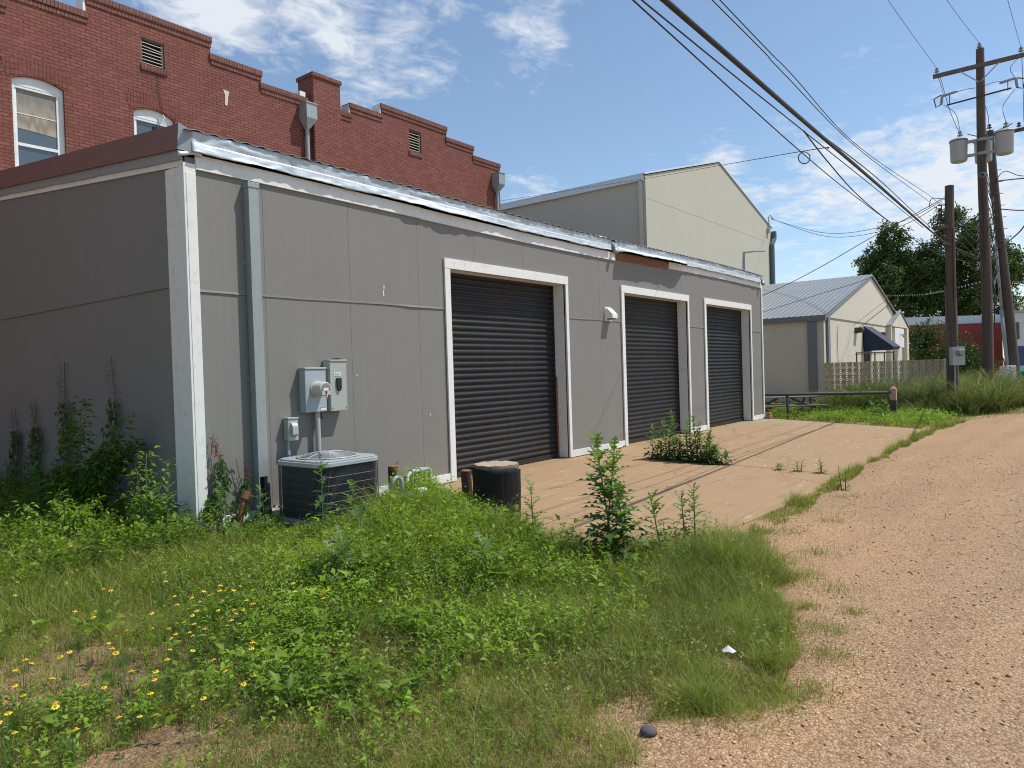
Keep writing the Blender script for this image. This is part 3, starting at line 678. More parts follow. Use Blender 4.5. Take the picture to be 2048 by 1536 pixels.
for (a, b, zt) in steps:
    top = zt - CZ; holes = sorted([(w[0], w[1], 'w', w) for w in W if w[0] < b and w[1] > a] + [(v_[0], v_[1], 'v', v_) for v_ in V if v_[0] < b and v_[1] > a])
    cuts = [a]; 
    for h in holes: cuts += [max(a, h[0]), min(b, h[1])]
    cuts.append(b)
    # wall split in columns; a step may hold a window and a louvre that overlap in x
    xs_ = sorted(set([round(c, 4) for c in cuts]))
    for x0, x1 in zip(xs_[:-1], xs_[1:]):
        if x1 - x0 < 1e-3: continue
        mid = (x0 + x1) / 2; spans = [(0, top)]
        wq = [w for w in W if w[0] < mid < w[1]]; vq = [v_ for v_ in V if v_[0] < mid < v_[1]]
        zs = 0
        if wq:
            w = wq[0]; bw_.box(x0, x1, YBr, YBr + .30, 0, w[2]); nseg = max(2, int((x1 - x0) / .09)); up = vq[0][2] if vq else top
            for i in range(nseg):
                p, q = x0 + (x1 - x0) * i / nseg, x0 + (x1 - x0) * (i + 1) / nseg
                bw_.prism([(p, archtop(p, w)), (q, archtop(q, w)), (q, up), (p, up)], 1, YBr, YBr + .30)
            zs = up
        if vq:
            if not wq: bw_.box(x0, x1, YBr, YBr + .30, 0, vq[0][2])
            bw_.box(x0, x1, YBr, YBr + .30, vq[0][3], top); zs = top
        if not wq and not vq: bw_.box(x0, x1, YBr, YBr + .30, 0, top)
    if (a, b) != (12.28, 13.20):
        cop = MB(); cop.box(a - .035 if a > -7 else a, b + .035, YBr - .045, YBr + .33, zt - .135, zt)
        cop.box(a, b + .015, YBr - .022, YBr + .31, zt - CZ, zt - .136); cop.build('coping', 'dark_coping_brick', bk_)
bw_.box(20.52 - .3, 20.519, YBr + .301, YBr + 14, 0, 8.9)                  # end wall going back
bw_.box(-8, 20.2, YBr + 13.5, YBr + 13.8, 0, 8.6)
bwo = bw_.build('wall', 'red_painted_brick', bk_)
rr_ = MB().box(-7.9, 20.2, YBr + .301, YBr + 13.4, 8.2, 8.35); rr_.build('flat_roof', 'roof_sheet', bk_)
# painted ends of the steps
for x, z0, z1 in ((6.56, 9.58, 9.98), (13.64, 9.30, 9.55), (14.83, 9.60, 9.88), (12.10, 9.32, 9.46)):
    we = MB(); we.box(x - .02 - (.12 if z1 < 9.5 else 0), x + .035 - .002, YBr + .00, YBr + .34, z0 + .001, z1)
    we.build('step_flashing', 'white_frame_paint', bk_)
ch = MB(); ch.box(12.28, 13.20, YBr - .16, YBr - .001, 0, 9.92); ch.box(12.28, 13.20, YBr, YBr + .52, 9.061, 9.92)
cho = ch.build('chimney', 'red_painted_brick', bk_)
MB().box(12.24, 13.24, YBr - .20, YBr + .56, 9.921, 10.02).build('chimney_cap', 'dark_coping_brick', cho)
# relieving arches of soldier bricks over the openings, some bricked up
def arch(cx, w, spring, crown, rings=3):
    n = 26; ar = MB()
    for k in range(rings):
        for i in range(n):
            vs = []
            for q in (i, i + 1):
                t = q / n * 2 - 1; x = cx + t * (w / 2 + .10 + .03 * k); zb = spring + (crown - spring) * (1 - t * t) + .01 + k * .115
                vs += [(x, YBr - .006, zb), (x + t * .03, YBr - .006, zb + .111)]
            vs2 = [(x, YBr + .0, z) for x, _, z in vs]
            ar.add(vs + vs2, [(0, 1, 3, 2), (4, 6, 7, 5), (0, 2, 6, 4), (1, 5, 7, 3)])
    ar.build('brick_arch', 'arch_brick', bk_)
arch(5.64, .91, 7.77, 7.89); arch(7.975, .89, 7.73, 7.88)
arch(10.6, .95, 6.35, 6.62); arch(13.75, .95, 6.35, 6.62); arch(16.3, .95, 6.35, 6.62); arch(11.35, .95, 6.9, 7.1)

pt = MB()
pt.prism([(9.70, 8.84), (9.86, 8.82), (9.83, 8.70), (9.80, 8.46), (9.74, 8.46), (9.75, 8.70)], 1, YBr - .004, YBr - .0005)
pt.build('mortar_patch', 'beige_wall_pale', bk_)
for cx, cz in ((11.45, 6.98), (14.0, 6.55)):
    pt = MB(); pt.prism([(cx - .5, cz - .25), (cx - .1, cz - .02), (cx + .3, cz - .10), (cx + .55, cz - .34)], 1, YBr - .004, YBr - .0005)
    pt.build('mortar_patch', 'beige_wall_pale', bk_)
# windows: the left one backed by plywood, the right one half hidden by the roof
for k, w in enumerate(W):
    x0, x1, z0, sp_, cr_ = w
    f_ = MB(); fy0, fy1 = YBr + .07, YBr + .13
    f_.box(x0, x0 + .055, fy0, fy1, z0, sp_); f_.box(x1 - .055, x1, fy0, fy1, z0, sp_)
    n = 12; zl = sp_ - .10
    for i in range(n):
        p, q = x0 + (x1 - x0) * i / n, x0 + (x1 - x0) * (i + 1) / n
        f_.prism([(p, zl), (q, zl), (q, archtop(q, w)), (p, archtop(p, w))], 1, fy0 + .004, fy1 + .01)
    f_.box(x0 + .055, x1 - .055, fy0 + .012, fy1, zl - .05, zl)
    win = f_.build('window', 'white_frame_paint', bk_)
    s_ = MB(); s_.box(x0 + .056, x0 + .10, fy0 + .03, fy1 + .02, z0, zl - .051); s_.box(x1 - .12, x1 - .056, fy0 + .03, fy1 + .02, z0, zl - .051)
    s_.box(x0 + .10, x1 - .12, fy0 + .025, fy1 + .02, 6.47, 6.53)
    s_.box(x0 + .10, x1 - .12, fy0 + .045, fy0 + .05, 7.12, 7.135)
    s_.build('sash', 'white_frame_paint', win)
    p_ = MB(); p_.box(x0 + .08, x1 - .10, fy0 + .06, fy0 + .066, z0, zl - .05); p_.build('pane', 'old_window_glass', win)
    if k == 0:
        b_ = MB(); b_.prism([(x0 + .10, 6.83), (x1 - .12, 6.78), (x1 - .12, zl - .06), (x0 + .10, zl - .06)], 1, fy0 + .052, fy0 + .058); b_.build('plywood_sheet', 'plywood_board', win)
    else:
        b_ = MB(); b_.box(7.99, 8.08, fy0 + .02, fy0 + .05, 7.42, 7.52); b_.tube([(8.02, fy0 + .03, 7.43), (7.95, fy0 + .03, 7.33), (7.85, fy0 + .03, 7.20)], .006, 5)
        b_.tube([(8.03, fy0 + .03, 7.43), (8.0, fy0 + .03, 7.22), (8.08, fy0 + .03, 7.36)], .005, 5); b_.build('bracket', 'black_plastic', win)
for v_ in V:
    x0, x1, z0, z1 = v_
    f_ = MB(); 
    for bx in ((x0, x0 + .035, z0, z1), (x1 - .05, x1, z0, z1), (x0 + .035, x1 - .05, z1 - .03, z1), (x0 + .035, x1 - .05, z0, z0 + .03)): f_.box(bx[0], bx[1], YBr + .03, YBr + .12, bx[2], bx[3])
    lv = f_.build('louver', 'weathered_wood', bk_)
    s_ = MB(); n = 7
    for i in range(n):
        z = z0 + .05 + (z1 - z0 - .08) * i / n; t = .03 if i == n - 2 else 0
        s_.add([(x0 + .035, YBr + .035, z), (x1 - .05, YBr + .035, z - t), (x1 - .05, YBr + .065, z + .008 - t), (x0 + .035, YBr + .065, z + .008), (x0 + .035, YBr + .035, z + .014), (x1 - .05, YBr + .035, z + .014 - t), (x1 - .05, YBr + .065, z + .020 - t), (x0 + .035, YBr + .065, z + .020)],
               [(0, 1, 2, 3), (4, 7, 6, 5), (0, 4, 5, 1), (1, 5, 6, 2), (3, 2, 6, 7), (0, 3, 7, 4)])
    s_.build('louver_slats', 'beige_wall_pale', lv)
    MB().box(x0, x1, YBr + .16, YBr + .20, z0, z1).build('louver_backing', 'black_gap', lv)
    MB().box(x0 - .02, x1 + .04, YBr - .035, YBr + .10, z0 - .13, z0 - .001).build('brick_sill', 'dark_coping_brick', bk_)
# rainwater heads and pipes
for x, zt, lo in ((12.08, 9.08, 5.2), (20.24, 8.82, 5.0)):
    h_ = MB(); y0 = YBr - .34
    h_.box(x - .17, x + .17, y0, YBr - .002, zt - .42, zt - .03); h_.box(x - .19, x + .19, y0 - .02, YBr - .001, zt - .029, zt)
    vs = [(x - .17, y0, zt - .421), (x + .17, y0, zt - .421), (x + .17, YBr - .002, zt - .421), (x - .17, YBr - .002, zt - .421), (x - .05, YBr - .16, zt - .66), (x + .05, YBr - .16, zt - .66), (x + .05, YBr - .05, zt - .66), (x - .05, YBr - .05, zt - .66)]
    h_.add(vs, [(0, 1, 5, 4), (1, 2, 6, 5), (2, 3, 7, 6), (3, 0, 4, 7), (4, 5, 6, 7)])
    hd = h_.build('rain_head', 'galvanized_dull', bk_)
    MB().tube([(x, YBr - .10, zt - .64), (x, YBr - .10, lo)], .055, 10).build('rain_pipe', 'galvanized_dull', bk_, smooth=True, autosm=50)
hw = MB(); hw.tube([(8.08, YBr - .02, 8.83), (8.09, YBr - .03, 8.3), (8.14, YBr - .03, 7.95), (8.19, YBr - .02, 7.80)], .006, 5)
hw.build('hanging_wire', 'wire_black', bk_)
hw = MB(); hw.box(8.10, 8.15, YBr + .02, YBr + .07, 7.62, 7.72); hw.tube([(8.16, YBr - .02, 7.80), (8.19, YBr - .03, 7.73), (8.15, YBr - .02, 7.66), (8.22, YBr - .02, 7.60), (8.19, YBr - .02, 7.53)], .014, 6)
hw.build('wire_bracket', 'label_white', bk_)

# ================================================================== LARGE BEIGE BUILDING
lb = thing('gable_warehouse', (27.09, 14, 0), 'tall beige stucco building with a white edged gable roof, standing behind the grey building', 'building')
gx0, gx1, gp, ge, gy, gyb = 27.09, 42.75, 35.0, 9.66, 14.0, 32.0
w_ = MB(); w_.prism([(gx0, 0), (gx1, 0), (gx1, ge - .05), (gp, 11.82), (gx0, ge)], 1, gy, gyb); w_.build('wall', 'beige_stucco', lb)
r_ = MB()
for (xa, za, xb, zb) in ((gx0 - .14, ge + .02, gp, 11.88), (gp, 11.88, gx1 + .12, ge - .03)):
    r_.prism([(xa, za - .02), (xb, zb - .02), (xb, zb + .05), (xa, za + .05)], 1, gy - .06, gyb + .1)
r_.build('roof', 'eave_white', lb)
MB().box(gx0 - .16, gx0 - .01, gy + .05, gyb, ge - .23, ge - .01).build('eave_gutter', 'eave_white', lb)
q_ = MB(); q_.box(gx0 - .12, gx0 - .012, gy + .12, gy + .26, 0, ge - .24); q_.build('downspout', 'beige_wall_pale', lb)
MB().box(gx0 - .014, gx0 + .10, gy - .012, gy + .10, 0, ge - .02).build('corner_trim', 'beige_stucco', lb)
q_ = MB(); q_.tube([(gx1 + .1, gy - .12, ge - .25), (gx1 + .1, gy - .12, 9.0), (gx1 - .25, gy - .10, 8.6), (gx1 - .25, gy - .10, 0)], .16, 8); q_.build('downspout', 'gutter_green', lb)
q_ = MB(); q_.tube([(42.2, gy - .06, 9.4), (42.2, gy - .06, 10.2), (42.3, gy - .12, 10.3), (42.5, gy - .2, 10.1)], .035, 6); q_.box(42.0, 42.25, gy - .16, gy - .002, 9.25, 9.5)
q_.build('service_mast', 'conduit_grey', lb)
q_ = MB(); q_.tube([(38.15, gy - .05, 6.2), (38.15, gy - .05, 7.72)], .04, 6); q_.tube([(38.15, gy - .06, 7.66), (38.35, gy - .55, 7.70), (38.9, gy - .9, 7.72)], .05, 6); q_.build('wall_lamp_arm', 'conduit_grey', lb)
MB().box(27.2, 42.7, gy - .006, gy - .001, 8.72, 8.73).build('panel_joint', 'beige_stucco', lb)

# ================================================================== SMALL BEIGE BUILDING
s2 = thing('beige_shop', (31, 8.12, 0), 'low pale beige building with ribbed grey gable roof and navy awning beyond the grey building', 'building')
sx0, sx1, sp, sz, sy, syb, pk = 31.0, 48.4, 39.66, 3.50, 8.12, 26.0, 5.90
w_ = MB(); w_.prism([(sx0, 0), (sx1, 0), (sx1, sz), (sp, pk), (sx0, sz)], 1, sy, syb); w_.build('wall', 'beige_wall_pale', s2)
def roofpanel(mb, xa, za, xb, zb, y0, y1, pitch=.23):
    n = int((y1 - y0) / pitch)
    L = math.hypot(xb - xa, zb - za); nx_, nz_ = -(zb - za) / L, (xb - xa) / L
    if nz_ < 0: nx_, nz_ = -nx_, -nz_
    vs = []; fs = []
    for i in range(n + 1):
        y = y0 + (y1 - y0) * i / n
        for dy, h in ((0, 0), (.02, .022), (.035, .022), (.055, 0)):
            yy = min(y + dy, y1)
            vs += [(xa + nx_ * h, yy, za + nz_ * h), (xb + nx_ * h, yy, zb + nz_ * h)]
    for i in range(len(vs) // 2 - 1): fs.append((2 * i, 2 * i + 1, 2 * i + 3, 2 * i + 2))
    mb.add(vs, fs)
r_ = MB(); roofpanel(r_, sx0 - .12, sz + .06, sp, pk + .08, sy - .10, syb); roofpanel(r_, sx1 + .12, sz + .06, sp, pk + .08, sy - .10, syb); r_.build('roof', 'ribbed_metal_roof', s2)
r_ = MB()
for (xa, za, xb, zb) in ((sx0 - .10, sz + .02, sp, pk + .06), (sp, pk + .06, sx1 + .10, sz + .02)):
    r_.prism([(xa, za - .07), (xb, zb - .07), (xb, zb), (xa, za)], 1, sy - .13, sy - .07)
r_.build('rake_trim', 'eave_grey', s2)
MB().box(sx0 - .17, sx0 - .01, sy - .12, syb, sz - .16, sz + .05).build('eave_gutter', 'eave_grey', s2)
MB().box(sx0 - .11, sx0 - .011, sy + .28, sy + .62, 0, sz - .161).build('downspout', 'eave_grey', s2)
MB().box(sx0 + .32, sx0 + .62, sy - .10, sy - .011, 0, sz - .05).build('downspout', 'eave_grey', s2)
MB().box(sx0 - .005, 43.3, sy - .02, sy - .003, sz - .06, sz - .01).build('band_joint', 'eave_grey', s2)
up_ = MB(); up_.prism([(sx0, sz - .009), (43.3, sz - .009), (43.3, 4.9), (sp, pk - .02), (sx0 + .05, sz + .01)], 1, sy - .035, sy - .001); up_.build('gable_panel', 'beige_wall_pale', s2)
# gabled porch
px0, px1, py0 = 43.3, 48.5, 7.88
w_ = MB(); w_.box(px0, px0 + .22, py0, sy, 0, 3.5); w_.box(px1 - .6, px1, py0, sy, 0, 3.5)
w_.prism([(px0, 3.50), (px1, 3.50), (46.0, 4.34)], 1, py0, sy - .04); w_.build('porch', 'beige_wall_pale', s2)
r_ = MB()
for (xa, za, xb, zb) in ((px0 - .12, 3.50, 46.0, 4.40), (46.0, 4.40, px1 + .12, 3.50)): r_.prism([(xa, za), (xb, zb), (xb, zb + .05), (xa, za + .05)], 1, py0 - .05, sy + 1.2)
r_.build('porch_roof', 'ribbed_metal_roof', s2)
MB().box(44.1, 46.7, py0 - .05, sy - .045, 2.35, 3.42).build('fascia_board', 'white_frame_paint', s2)
MB().box(44.3, 45.2, py0 + .06, sy - .01, 0, 2.15).build('door', 'eave_grey', s2)
MB().box(38.0, 39.2, sy - .03, sy - .001, .9, 2.1).build('window', 'window_dark', s2)
# awning
a_ = MB()
A = [(37.8, sy - .04, 3.33), (37.8, sy - .04, 2.10), (37.8, 6.84, 2.12), (37.8, 6.78, 2.26)]
B = [(39.75, sy - .04, 3.33), (39.75, sy - .04, 2.14), (39.75, 6.90, 2.16), (39.75, 6.84, 2.30)]
a_.add(A + B, [(0, 1, 2, 3), (7, 6, 5, 4), (0, 3, 7, 4), (3, 2, 6, 7), (2, 1, 5, 6), (1, 0, 4, 5)]); a_.build('awning', 'awning_navy', s2)
l_ = MB(); l_.prism([(sy - .01, 2.95), (sy - .01, 3.2), (sy - .30, 3.2), (sy - .34, 3.1), (sy - .28, 2.97)], 0, 36.2, 36.65); l_.build('wall_lamp', 'iron_dark', s2)
l_ = MB(); l_.prism([(sy - .05, 2.85), (sy - .05, 3.1), (sy - .30, 3.1), (sy - .28, 2.9)], 0, 41.3, 41.7); l_.build('wall_lamp', 'iron_dark', s2)
l_ = MB(); l_.tube([(45.6, py0 - .06, 3.05), (45.6, py0 - .2, 3.05), (45.6, py0 - .2, 2.9)], .03, 6); l_.build('wire_hook', 'iron_dark', s2)
MB().tube([(33.1, sy - .04, 3.2), (32.95, sy - .04, 2.6), (33.0, sy - .04, 0.4)], .012, 5).build('surface_cable', 'wire_grey', s2)

# breeze block screen
bs = thing('breeze_block_wall', (31, 6, 0), 'weathered tan breeze block screen wall half hidden by tall grass', 'wall')
B_ = MB(); bsz = .2335; nb = 18; y1 = 8.10
blk = MB()
def ring(mb, cy, cz, x0, x1):
    h = bsz / 2 - .004; t = .026; n = 12
    for (ya, yb, za, zb) in ((-h, h, h - t, h), (-h, h, -h, -h + t), (-h, -h + t, -h + t, h - t), (h - t, h, -h + t, h - t)):
        mb.box(x0, x1, cy + ya, cy + yb, cz + za, cz + zb)
    r0, r1 = .036, .066
    vs = []; fs = []
    for k in range(n):
        a = 2 * math.pi * k / n
        for r in (r0, r1):
            for x in (x0 + .004, x1 - .004): vs.append((x, cy + r * math.cos(a), cz + r * math.sin(a)))
    for k in range(n):
        a, b = k * 4, ((k + 1) % n) * 4
        fs += [(a, b, b + 2, a + 2), (a + 1, a + 3, b + 3, b + 1), (a, a + 1, b + 1, b), (a + 2, b + 2, b + 3, a + 3)]
    mb.add(vs, fs)
    for sy_, sz_ in ((1, 1), (1, -1), (-1, 1), (-1, -1)):
        q = .7071; p = .070; mb.obox(((x0 + x1) / 2, cy + sy_ * .073, cz + sz_ * .073), ((x1 - x0) / 2 - .006, 0, 0), (0, sy_ * .03, sz_ * .03), (0, -sy_ * .009, sz_ * .009))
for i in range(nb):
    for j in range(7): ring(blk, y1 - bsz * (i + .5), -.03 + bsz * (j + .5), 30.94, 31.08)
blk.build('block_courses', 'breeze_block', bs)
MB().box(30.92, 31.12, y1 - bsz * nb - .22, y1 - bsz * nb - .004, 0, 1.64).build('end_pier', 'breeze_block', bs)

# ================================================================== THINGS BY THE WALL
em = thing('electric_meter', (5.3, 7.26, 1.2), 'grey electric meter box with round meter and a disconnect switch, on the siding above the air conditioner', 'electric meter')
em['label'] = 'grey electric meter and disconnect boxes fixed to the wall above the air conditioner'
c = MB(); c.box(5.10, 5.40, 7.135, 7.262, 1.20, 1.71); c.build('meter_box', 'box_blue_grey', em, bevel=.006)
MB().box(5.095, 5.405, 7.125, 7.262, 1.711, 1.735).build('box_lid', 'box_green_grey', em, bevel=.004)
MB().box(5.31, 5.385, 7.131, 7.1345, 1.215, 1.255).build('warning_label', 'label_white', em)
MB().box(5.31, 5.385, 7.1305, 7.1308, 1.247, 1.256).build('warning_label', 'label_red', em)
MB().box(5.0965, 5.0995, 7.16, 7.20, 1.64, 1.68).build('side_sticker', 'transformer_grey', em)
mt_ = MB(); mt_.lathe((5.265, 7.134, 1.475), [(.098, 0), (.100, .012), (.088, .014), (.086, .15), (.080, .165), (.076, .168)], 28, (0, -1, 0))
mo = mt_.build('round_meter', 'meter_beige', em, smooth=True, autosm=40)
MB().lathe((5.265, 6.9655, 1.475), [(.066, 0), (.068, .003)], 24, (0, -1, 0)).build('dial', 'meter_dial', mo)
q = MB(); q.box(5.225, 5.295, 6.955, 6.962, 1.455, 1.485); q.build('display_plate', 'label_white', mo)
q = MB(); q.box(5.205, 5.325, 6.957, 6.962, 1.405, 1.448); q.build('display_plate', 'meter_beige', mo)
q = MB(); q.box(5.255, 5.272, 6.950, 6.9565, 1.418, 1.452); q.build('register_lock', 'black_plastic', mo)
q = MB(); q.tube([(5.265, 6.955, 1.405), (5.262, 6.945, 1.375), (5.268, 6.95, 1.352)], [.009, .012, .005], 6); q.build('seal_tag', 'pink_tag', mo)
c = MB(); c.box(5.455, 5.705, 7.125, 7.262, 1.195, 1.80); c.build('disconnect_box', 'box_green_grey', em, bevel=.006)
MB().box(5.45, 5.71, 7.115, 7.262, 1.801, 1.825).build('box_lid', 'box_green_grey', em, bevel=.004)
q = MB(); q.lathe((5.60, 7.18, 1.826), [(.06, 0), (.06, .012), (.02, .02)], 12); q.build('hub_plug', 'black_plastic', em)
MB().box(5.512, 5.612, 7.121, 7.1245, 1.625, 1.668).build('warning_label', 'label_white', em)
q = MB(); q.box(5.523, 5.535, 7.1195, 7.1209, 1.632, 1.658)
for i, L_ in enumerate((.055, .05, .058)): q.box(5.545, 5.545 + L_, 7.1196, 7.1209, 1.655 - i * .011, 1.6585 - i * .011)
q.build('label_print', 'meter_dial', em)
q = MB(); q.prism([(5.54, 1.60), (5.61, 1.60), (5.612, 1.475), (5.592, 1.44), (5.565, 1.44), (5.545, 1.475)], 1, 7.10, 7.1245); q.build('switch_handle', 'black_plastic', em, bevel=.005)
for x, z in ((5.475, 1.235), (5.685, 1.235)): MB().lathe((x, 7.1245, z), [(.007, 0), (.006, .006)], 8, (0, -1, 0)).build('cover_screw', 'black_plastic', em)
q = MB(); q.tube([(5.305, 7.20, 1.20), (5.305, 7.20, -.02)], .032, 12); q.build('conduit', 'conduit_grey', em, smooth=True, autosm=50)
q = MB(); q.tube([(5.352, 7.19, 1.20), (5.352, 7.19, 1.16), (5.362, 7.185, 1.11)], [.008, .008, .012], 6); q.build('padlock', 'black_plastic', em)

qd = thing('disconnect_switch', (4.94, 7.26, .9), 'small grey switch box with a rounded pull cover, between the downspout and the meter', 'switch box')
c = MB(); c.box(4.87, 5.005, 7.165, 7.262, .885, 1.135); c.build('switch_body', 'box_green_grey', qd, bevel=.006)
MB().box(4.863, 5.012, 7.157, 7.262, 1.136, 1.155).build('box_lid', 'box_green_grey', qd, bevel=.004)
pr = [(7.164, 1.10)]
for i in range(9):
    t = i / 8; pr.append((7.164 - .045 * math.sin(t * math.pi * .5) ** .7 if t < 1 else 7.119, 1.10 - .06 * t))
pr += [(7.119, .96), (7.164, .93)]
MB().prism(pr, 0, 4.90, 4.975).build('pull_cover', 'transformer_grey', qd)
q = MB(); q.tube([(4.90, 7.22, .885), (4.90, 7.22, .70), (4.895, 7.22, .3)], .012, 8); q.lathe((4.90, 7.22, .72), [(.019, 0), (.019, .05)], 8); q.build('conduit', 'conduit_grey', qd)

vh = thing('vent_hood', (12.28, 7.26, 2.7), 'small white wall vent hood on the grey siding just left of the middle roll-up door', 'vent')
MB().box(12.18, 12.42, 7.245, 7.262, 2.56, 2.83).build('back_plate', 'white_trim', vh)
MB().prism([(7.244, 2.81), (7.244, 2.60), (7.09, 2.60), (7.09, 2.68), (7.20, 2.80)], 0, 12.20, 12.40).build('hood', 'white_trim', vh, bevel=.006)
MB().box(12.24, 12.36, 7.11, 7.235, 2.585, 2.5995).build('duct_opening', 'black_gap', vh)

# air conditioner
ax, ay, aw, ah = 4.52, 6.12, .85, .72
ac = thing('air_conditioner', (ax + aw / 2, ay + aw / 2, 0), 'grey outdoor air conditioner with wire guard and round fan grille, against the wall', 'air conditioner')
def rrect(x0, y0, w, r, n=6):
    pts = []
    for cx, cy, a0 in ((x0 + w - r, y0 + w - r, 0), (x0 + r, y0 + w - r, 90), (x0 + r, y0 + r, 180), (x0 + w - r, y0 + r, 270)):
        for i in range(n + 1):
            a = rad(a0 + 90 * i / n); pts.append((cx + r * math.cos(a), cy + r * math.sin(a)))
    return pts
MB().prism(rrect(ax - .05, ay - .05, aw + .10, .05), 2, -.03, .05).build('mounting_pad', 'stained_concrete', ac)
c = MB(); c.prism(rrect(ax + .03, ay + .03, aw - .06, .13), 2, .06, ah - .06)
c.build('coil_block', 'ac_coil', ac)
c = MB(); c.prism(rrect(ax + .005, ay + .005, aw - .01, .15), 2, .05, .10); c.build('base_pan', 'ac_top_grey', ac)
c = MB(); c.prism(rrect(ax - .004, ay - .004, aw + .008, .155, 8), 2, ah - .055, ah - .006); c.prism(rrect(ax + .02, ay + .02, aw - .04, .14, 8), 2, ah - .006, ah + .012)
c.build('top_cover', 'ac_top_grey', ac, bevel=.008)
# wire guard: ring wires and thin uprights wound round the body
gd = MB(); per = rrect(ax + .012, ay + .012, aw - .024, .14, 5)
for k in range(7):
    z = .12 + k * .088; gd.tube([(x, y, z) for x, y in per] + [(per[0][0], per[0][1], z)], .0018, 4, caps=False)
P_ = [Vector((x, y)) for x, y in per]; P_.append(P_[0]); dist = 0
for a, b in zip(P_[:-1], P_[1:]):
    L_ = (b - a).length; n = max(1, int(L_ / .0135))
    for i in range(n):
        p = a + (b - a) * (i / n); gd.tube([(p.x, p.y, .09), (p.x, p.y, ah - .055)], .0018, 3, caps=False)
gd.build('wire_guard', 'ac_wire', ac)
for (x, y) in ((ax + .045, ay + .045), (ax + aw - .045, ay + .045), (ax + .045, ay + aw - .045)):
    MB().tube([(x, y, .06), (x, y, ah - .05)], .007, 6).build('corner_rod', 'ac_wire', ac)
fx, fy = ax + aw / 2, ay + aw / 2
MB().lathe((fx, fy, ah + .013), [(.33, 0), (.345, .004), (.32, .012), (.30, .0)], 32).build('fan_ring', 'ac_top_grey', ac, smooth=True)
MB().lathe((fx, fy, ah - .002), [(.31, .015), (.31, .0155)], 32).build('fan_well', 'black_gap', ac)
fg = MB()
for i in range(1, 17):
    r_ = .33 * i / 16; z = ah + .018 + .05 * (1 - (i / 16) ** 2)
    fg.tube([(fx + r_ * math.cos(t * math.pi / 16), fy + r_ * math.sin(t * math.pi / 16), z) for t in range(33)], .0028, 4, caps=False)
for i in range(8):
    a = i * math.pi / 4 + .2
    fg.tube([(fx + r_ * math.cos(a), fy + r_ * math.sin(a), ah + .022 + .05 * (1 - (r_ / .33) ** 2)) for r_ in (.03, .12, .2, .28, .33)], .004, 4)
fg.build('fan_grille', 'conduit_grey', ac)
q = MB(); q.tube([(4.55, 7.12, .45), (4.53, 7.08, .2), (4.48, 6.95, .06), (4.62, 6.9, .08)], .022, 8); q.build('refrigerant_line', 'black_plastic', ac)

# stump, posts, gas meter
st = thing('wrapped_stump', (5.98, 4.98, 0), 'upright log stump wrapped in black landscape fabric at the corner of the apron', 'stump')
c = MB(); n = 28; prf = [(.255, -.05), (.245, .05), (.235, .3), (.242, .52), (.248, .600), (.242, .612)]
c.lathe((5.98, 4.98, 0), prf, n); c.build('log', 'stump_bark', st, smooth=True, autosm=50)
vs = [(5.98 + .239 * math.cos(2 * math.pi * k / n), 4.98 + .239 * math.sin(2 * math.pi * k / n), .6135 + .004 * math.sin(k * 2.3)) for k in range(n)]
c = MB(); c.add(vs + [(5.98, 4.98, .617)], [(k, (k + 1) % n, n) for k in range(n)]); c.build('cut_top', 'stump_wood', st)
c = MB(); vs = []; fs = []; m_ = 44; rowsz = 12
for j in range(rowsz):
    z = -.02 + .60 * j / (rowsz - 1)
    for k in range(m_ + 1):
        a = rad(128) + rad(218) * k / m_
        r_ = .256 + .004 * math.sin(k * .42 + z * 6) + .016 * mn.noise(Vector((k * .13, z * 3.2, 3))) + .014 * (z / .6) ** 3
        zz = z - (.05 * max(0, math.sin(k * .13 + 2.6)) if j == rowsz - 1 else 0) + (.008 * math.sin(k * .3) if j == rowsz - 1 else 0)
        vs.append((5.98 + r_ * math.cos(a), 4.98 + r_ * math.sin(a), zz))
for j in range(rowsz - 1):
    for k in range(m_): fs.append((j * (m_ + 1) + k, j * (m_ + 1) + k + 1, (j + 1) * (m_ + 1) + k + 1, (j + 1) * (m_ + 1) + k))
c.add(vs, fs); fo = c.build('fabric_wrap', 'black_fabric', st, smooth=True); md = fo.modifiers.new('t', 'SOLIDIFY'); md.thickness = .006
def bollard(x, y, h, lab, tilt=(0, 0)):
    b = thing('pipe_bollard', (x, y, 0), lab, 'bollard', 'rusty pipe bollards guarding the gas meter')
    MB().tube([(x, y, -.1), (x + tilt[0], y + tilt[1], h)], .060, 16).build('pipe', 'rusty_pipe', b, smooth=True, autosm=50)
    t_ = MB(); t_.lathe((x + tilt[0], y + tilt[1], h - .004), [(.062, 0), (.058, .012), (.035, .020), (.01, .022)], 14); t_.build('concrete_fill', 'rust_orange', b, smooth=True)
bollard(6.03, 5.43, .50, 'brown rusty pipe bollard standing just left of the fabric wrapped stump', (-.03, .02))
bollard(6.05, 6.72, .47, 'brown rusty pipe bollard behind the gas meter, close to the wall')
gm = thing('gas_meter', (5.65, 6.05, 0), 'grey gas meter with curved pipes, overgrown by green weeds beside the air conditioner', 'gas meter')
q = MB(); pts = [(5.50, 6.15, -.05), (5.50, 6.15, .32)] + [(5.56 - .06 * math.cos(t * math.pi / 8), 6.12 - .02 * t / 8, .38 + .06 * math.sin(t * math.pi / 8)) for t in range(9)] + [(5.62, 6.09, .30), (5.62, 6.09, .2)]
q.tube(pts, .026, 12); q.build('inlet_bend', 'gas_pipe_grey', gm, smooth=True)
q = MB(); q.lathe((5.58, 5.98, .12), [(.03, 0), (.05, .02), (.05, .09), (.085, .10), (.088, .125), (.06, .14), (.03, .165), (.012, .17)], 18); q.build('regulator', 'gutter_green', gm, smooth=True, autosm=40)
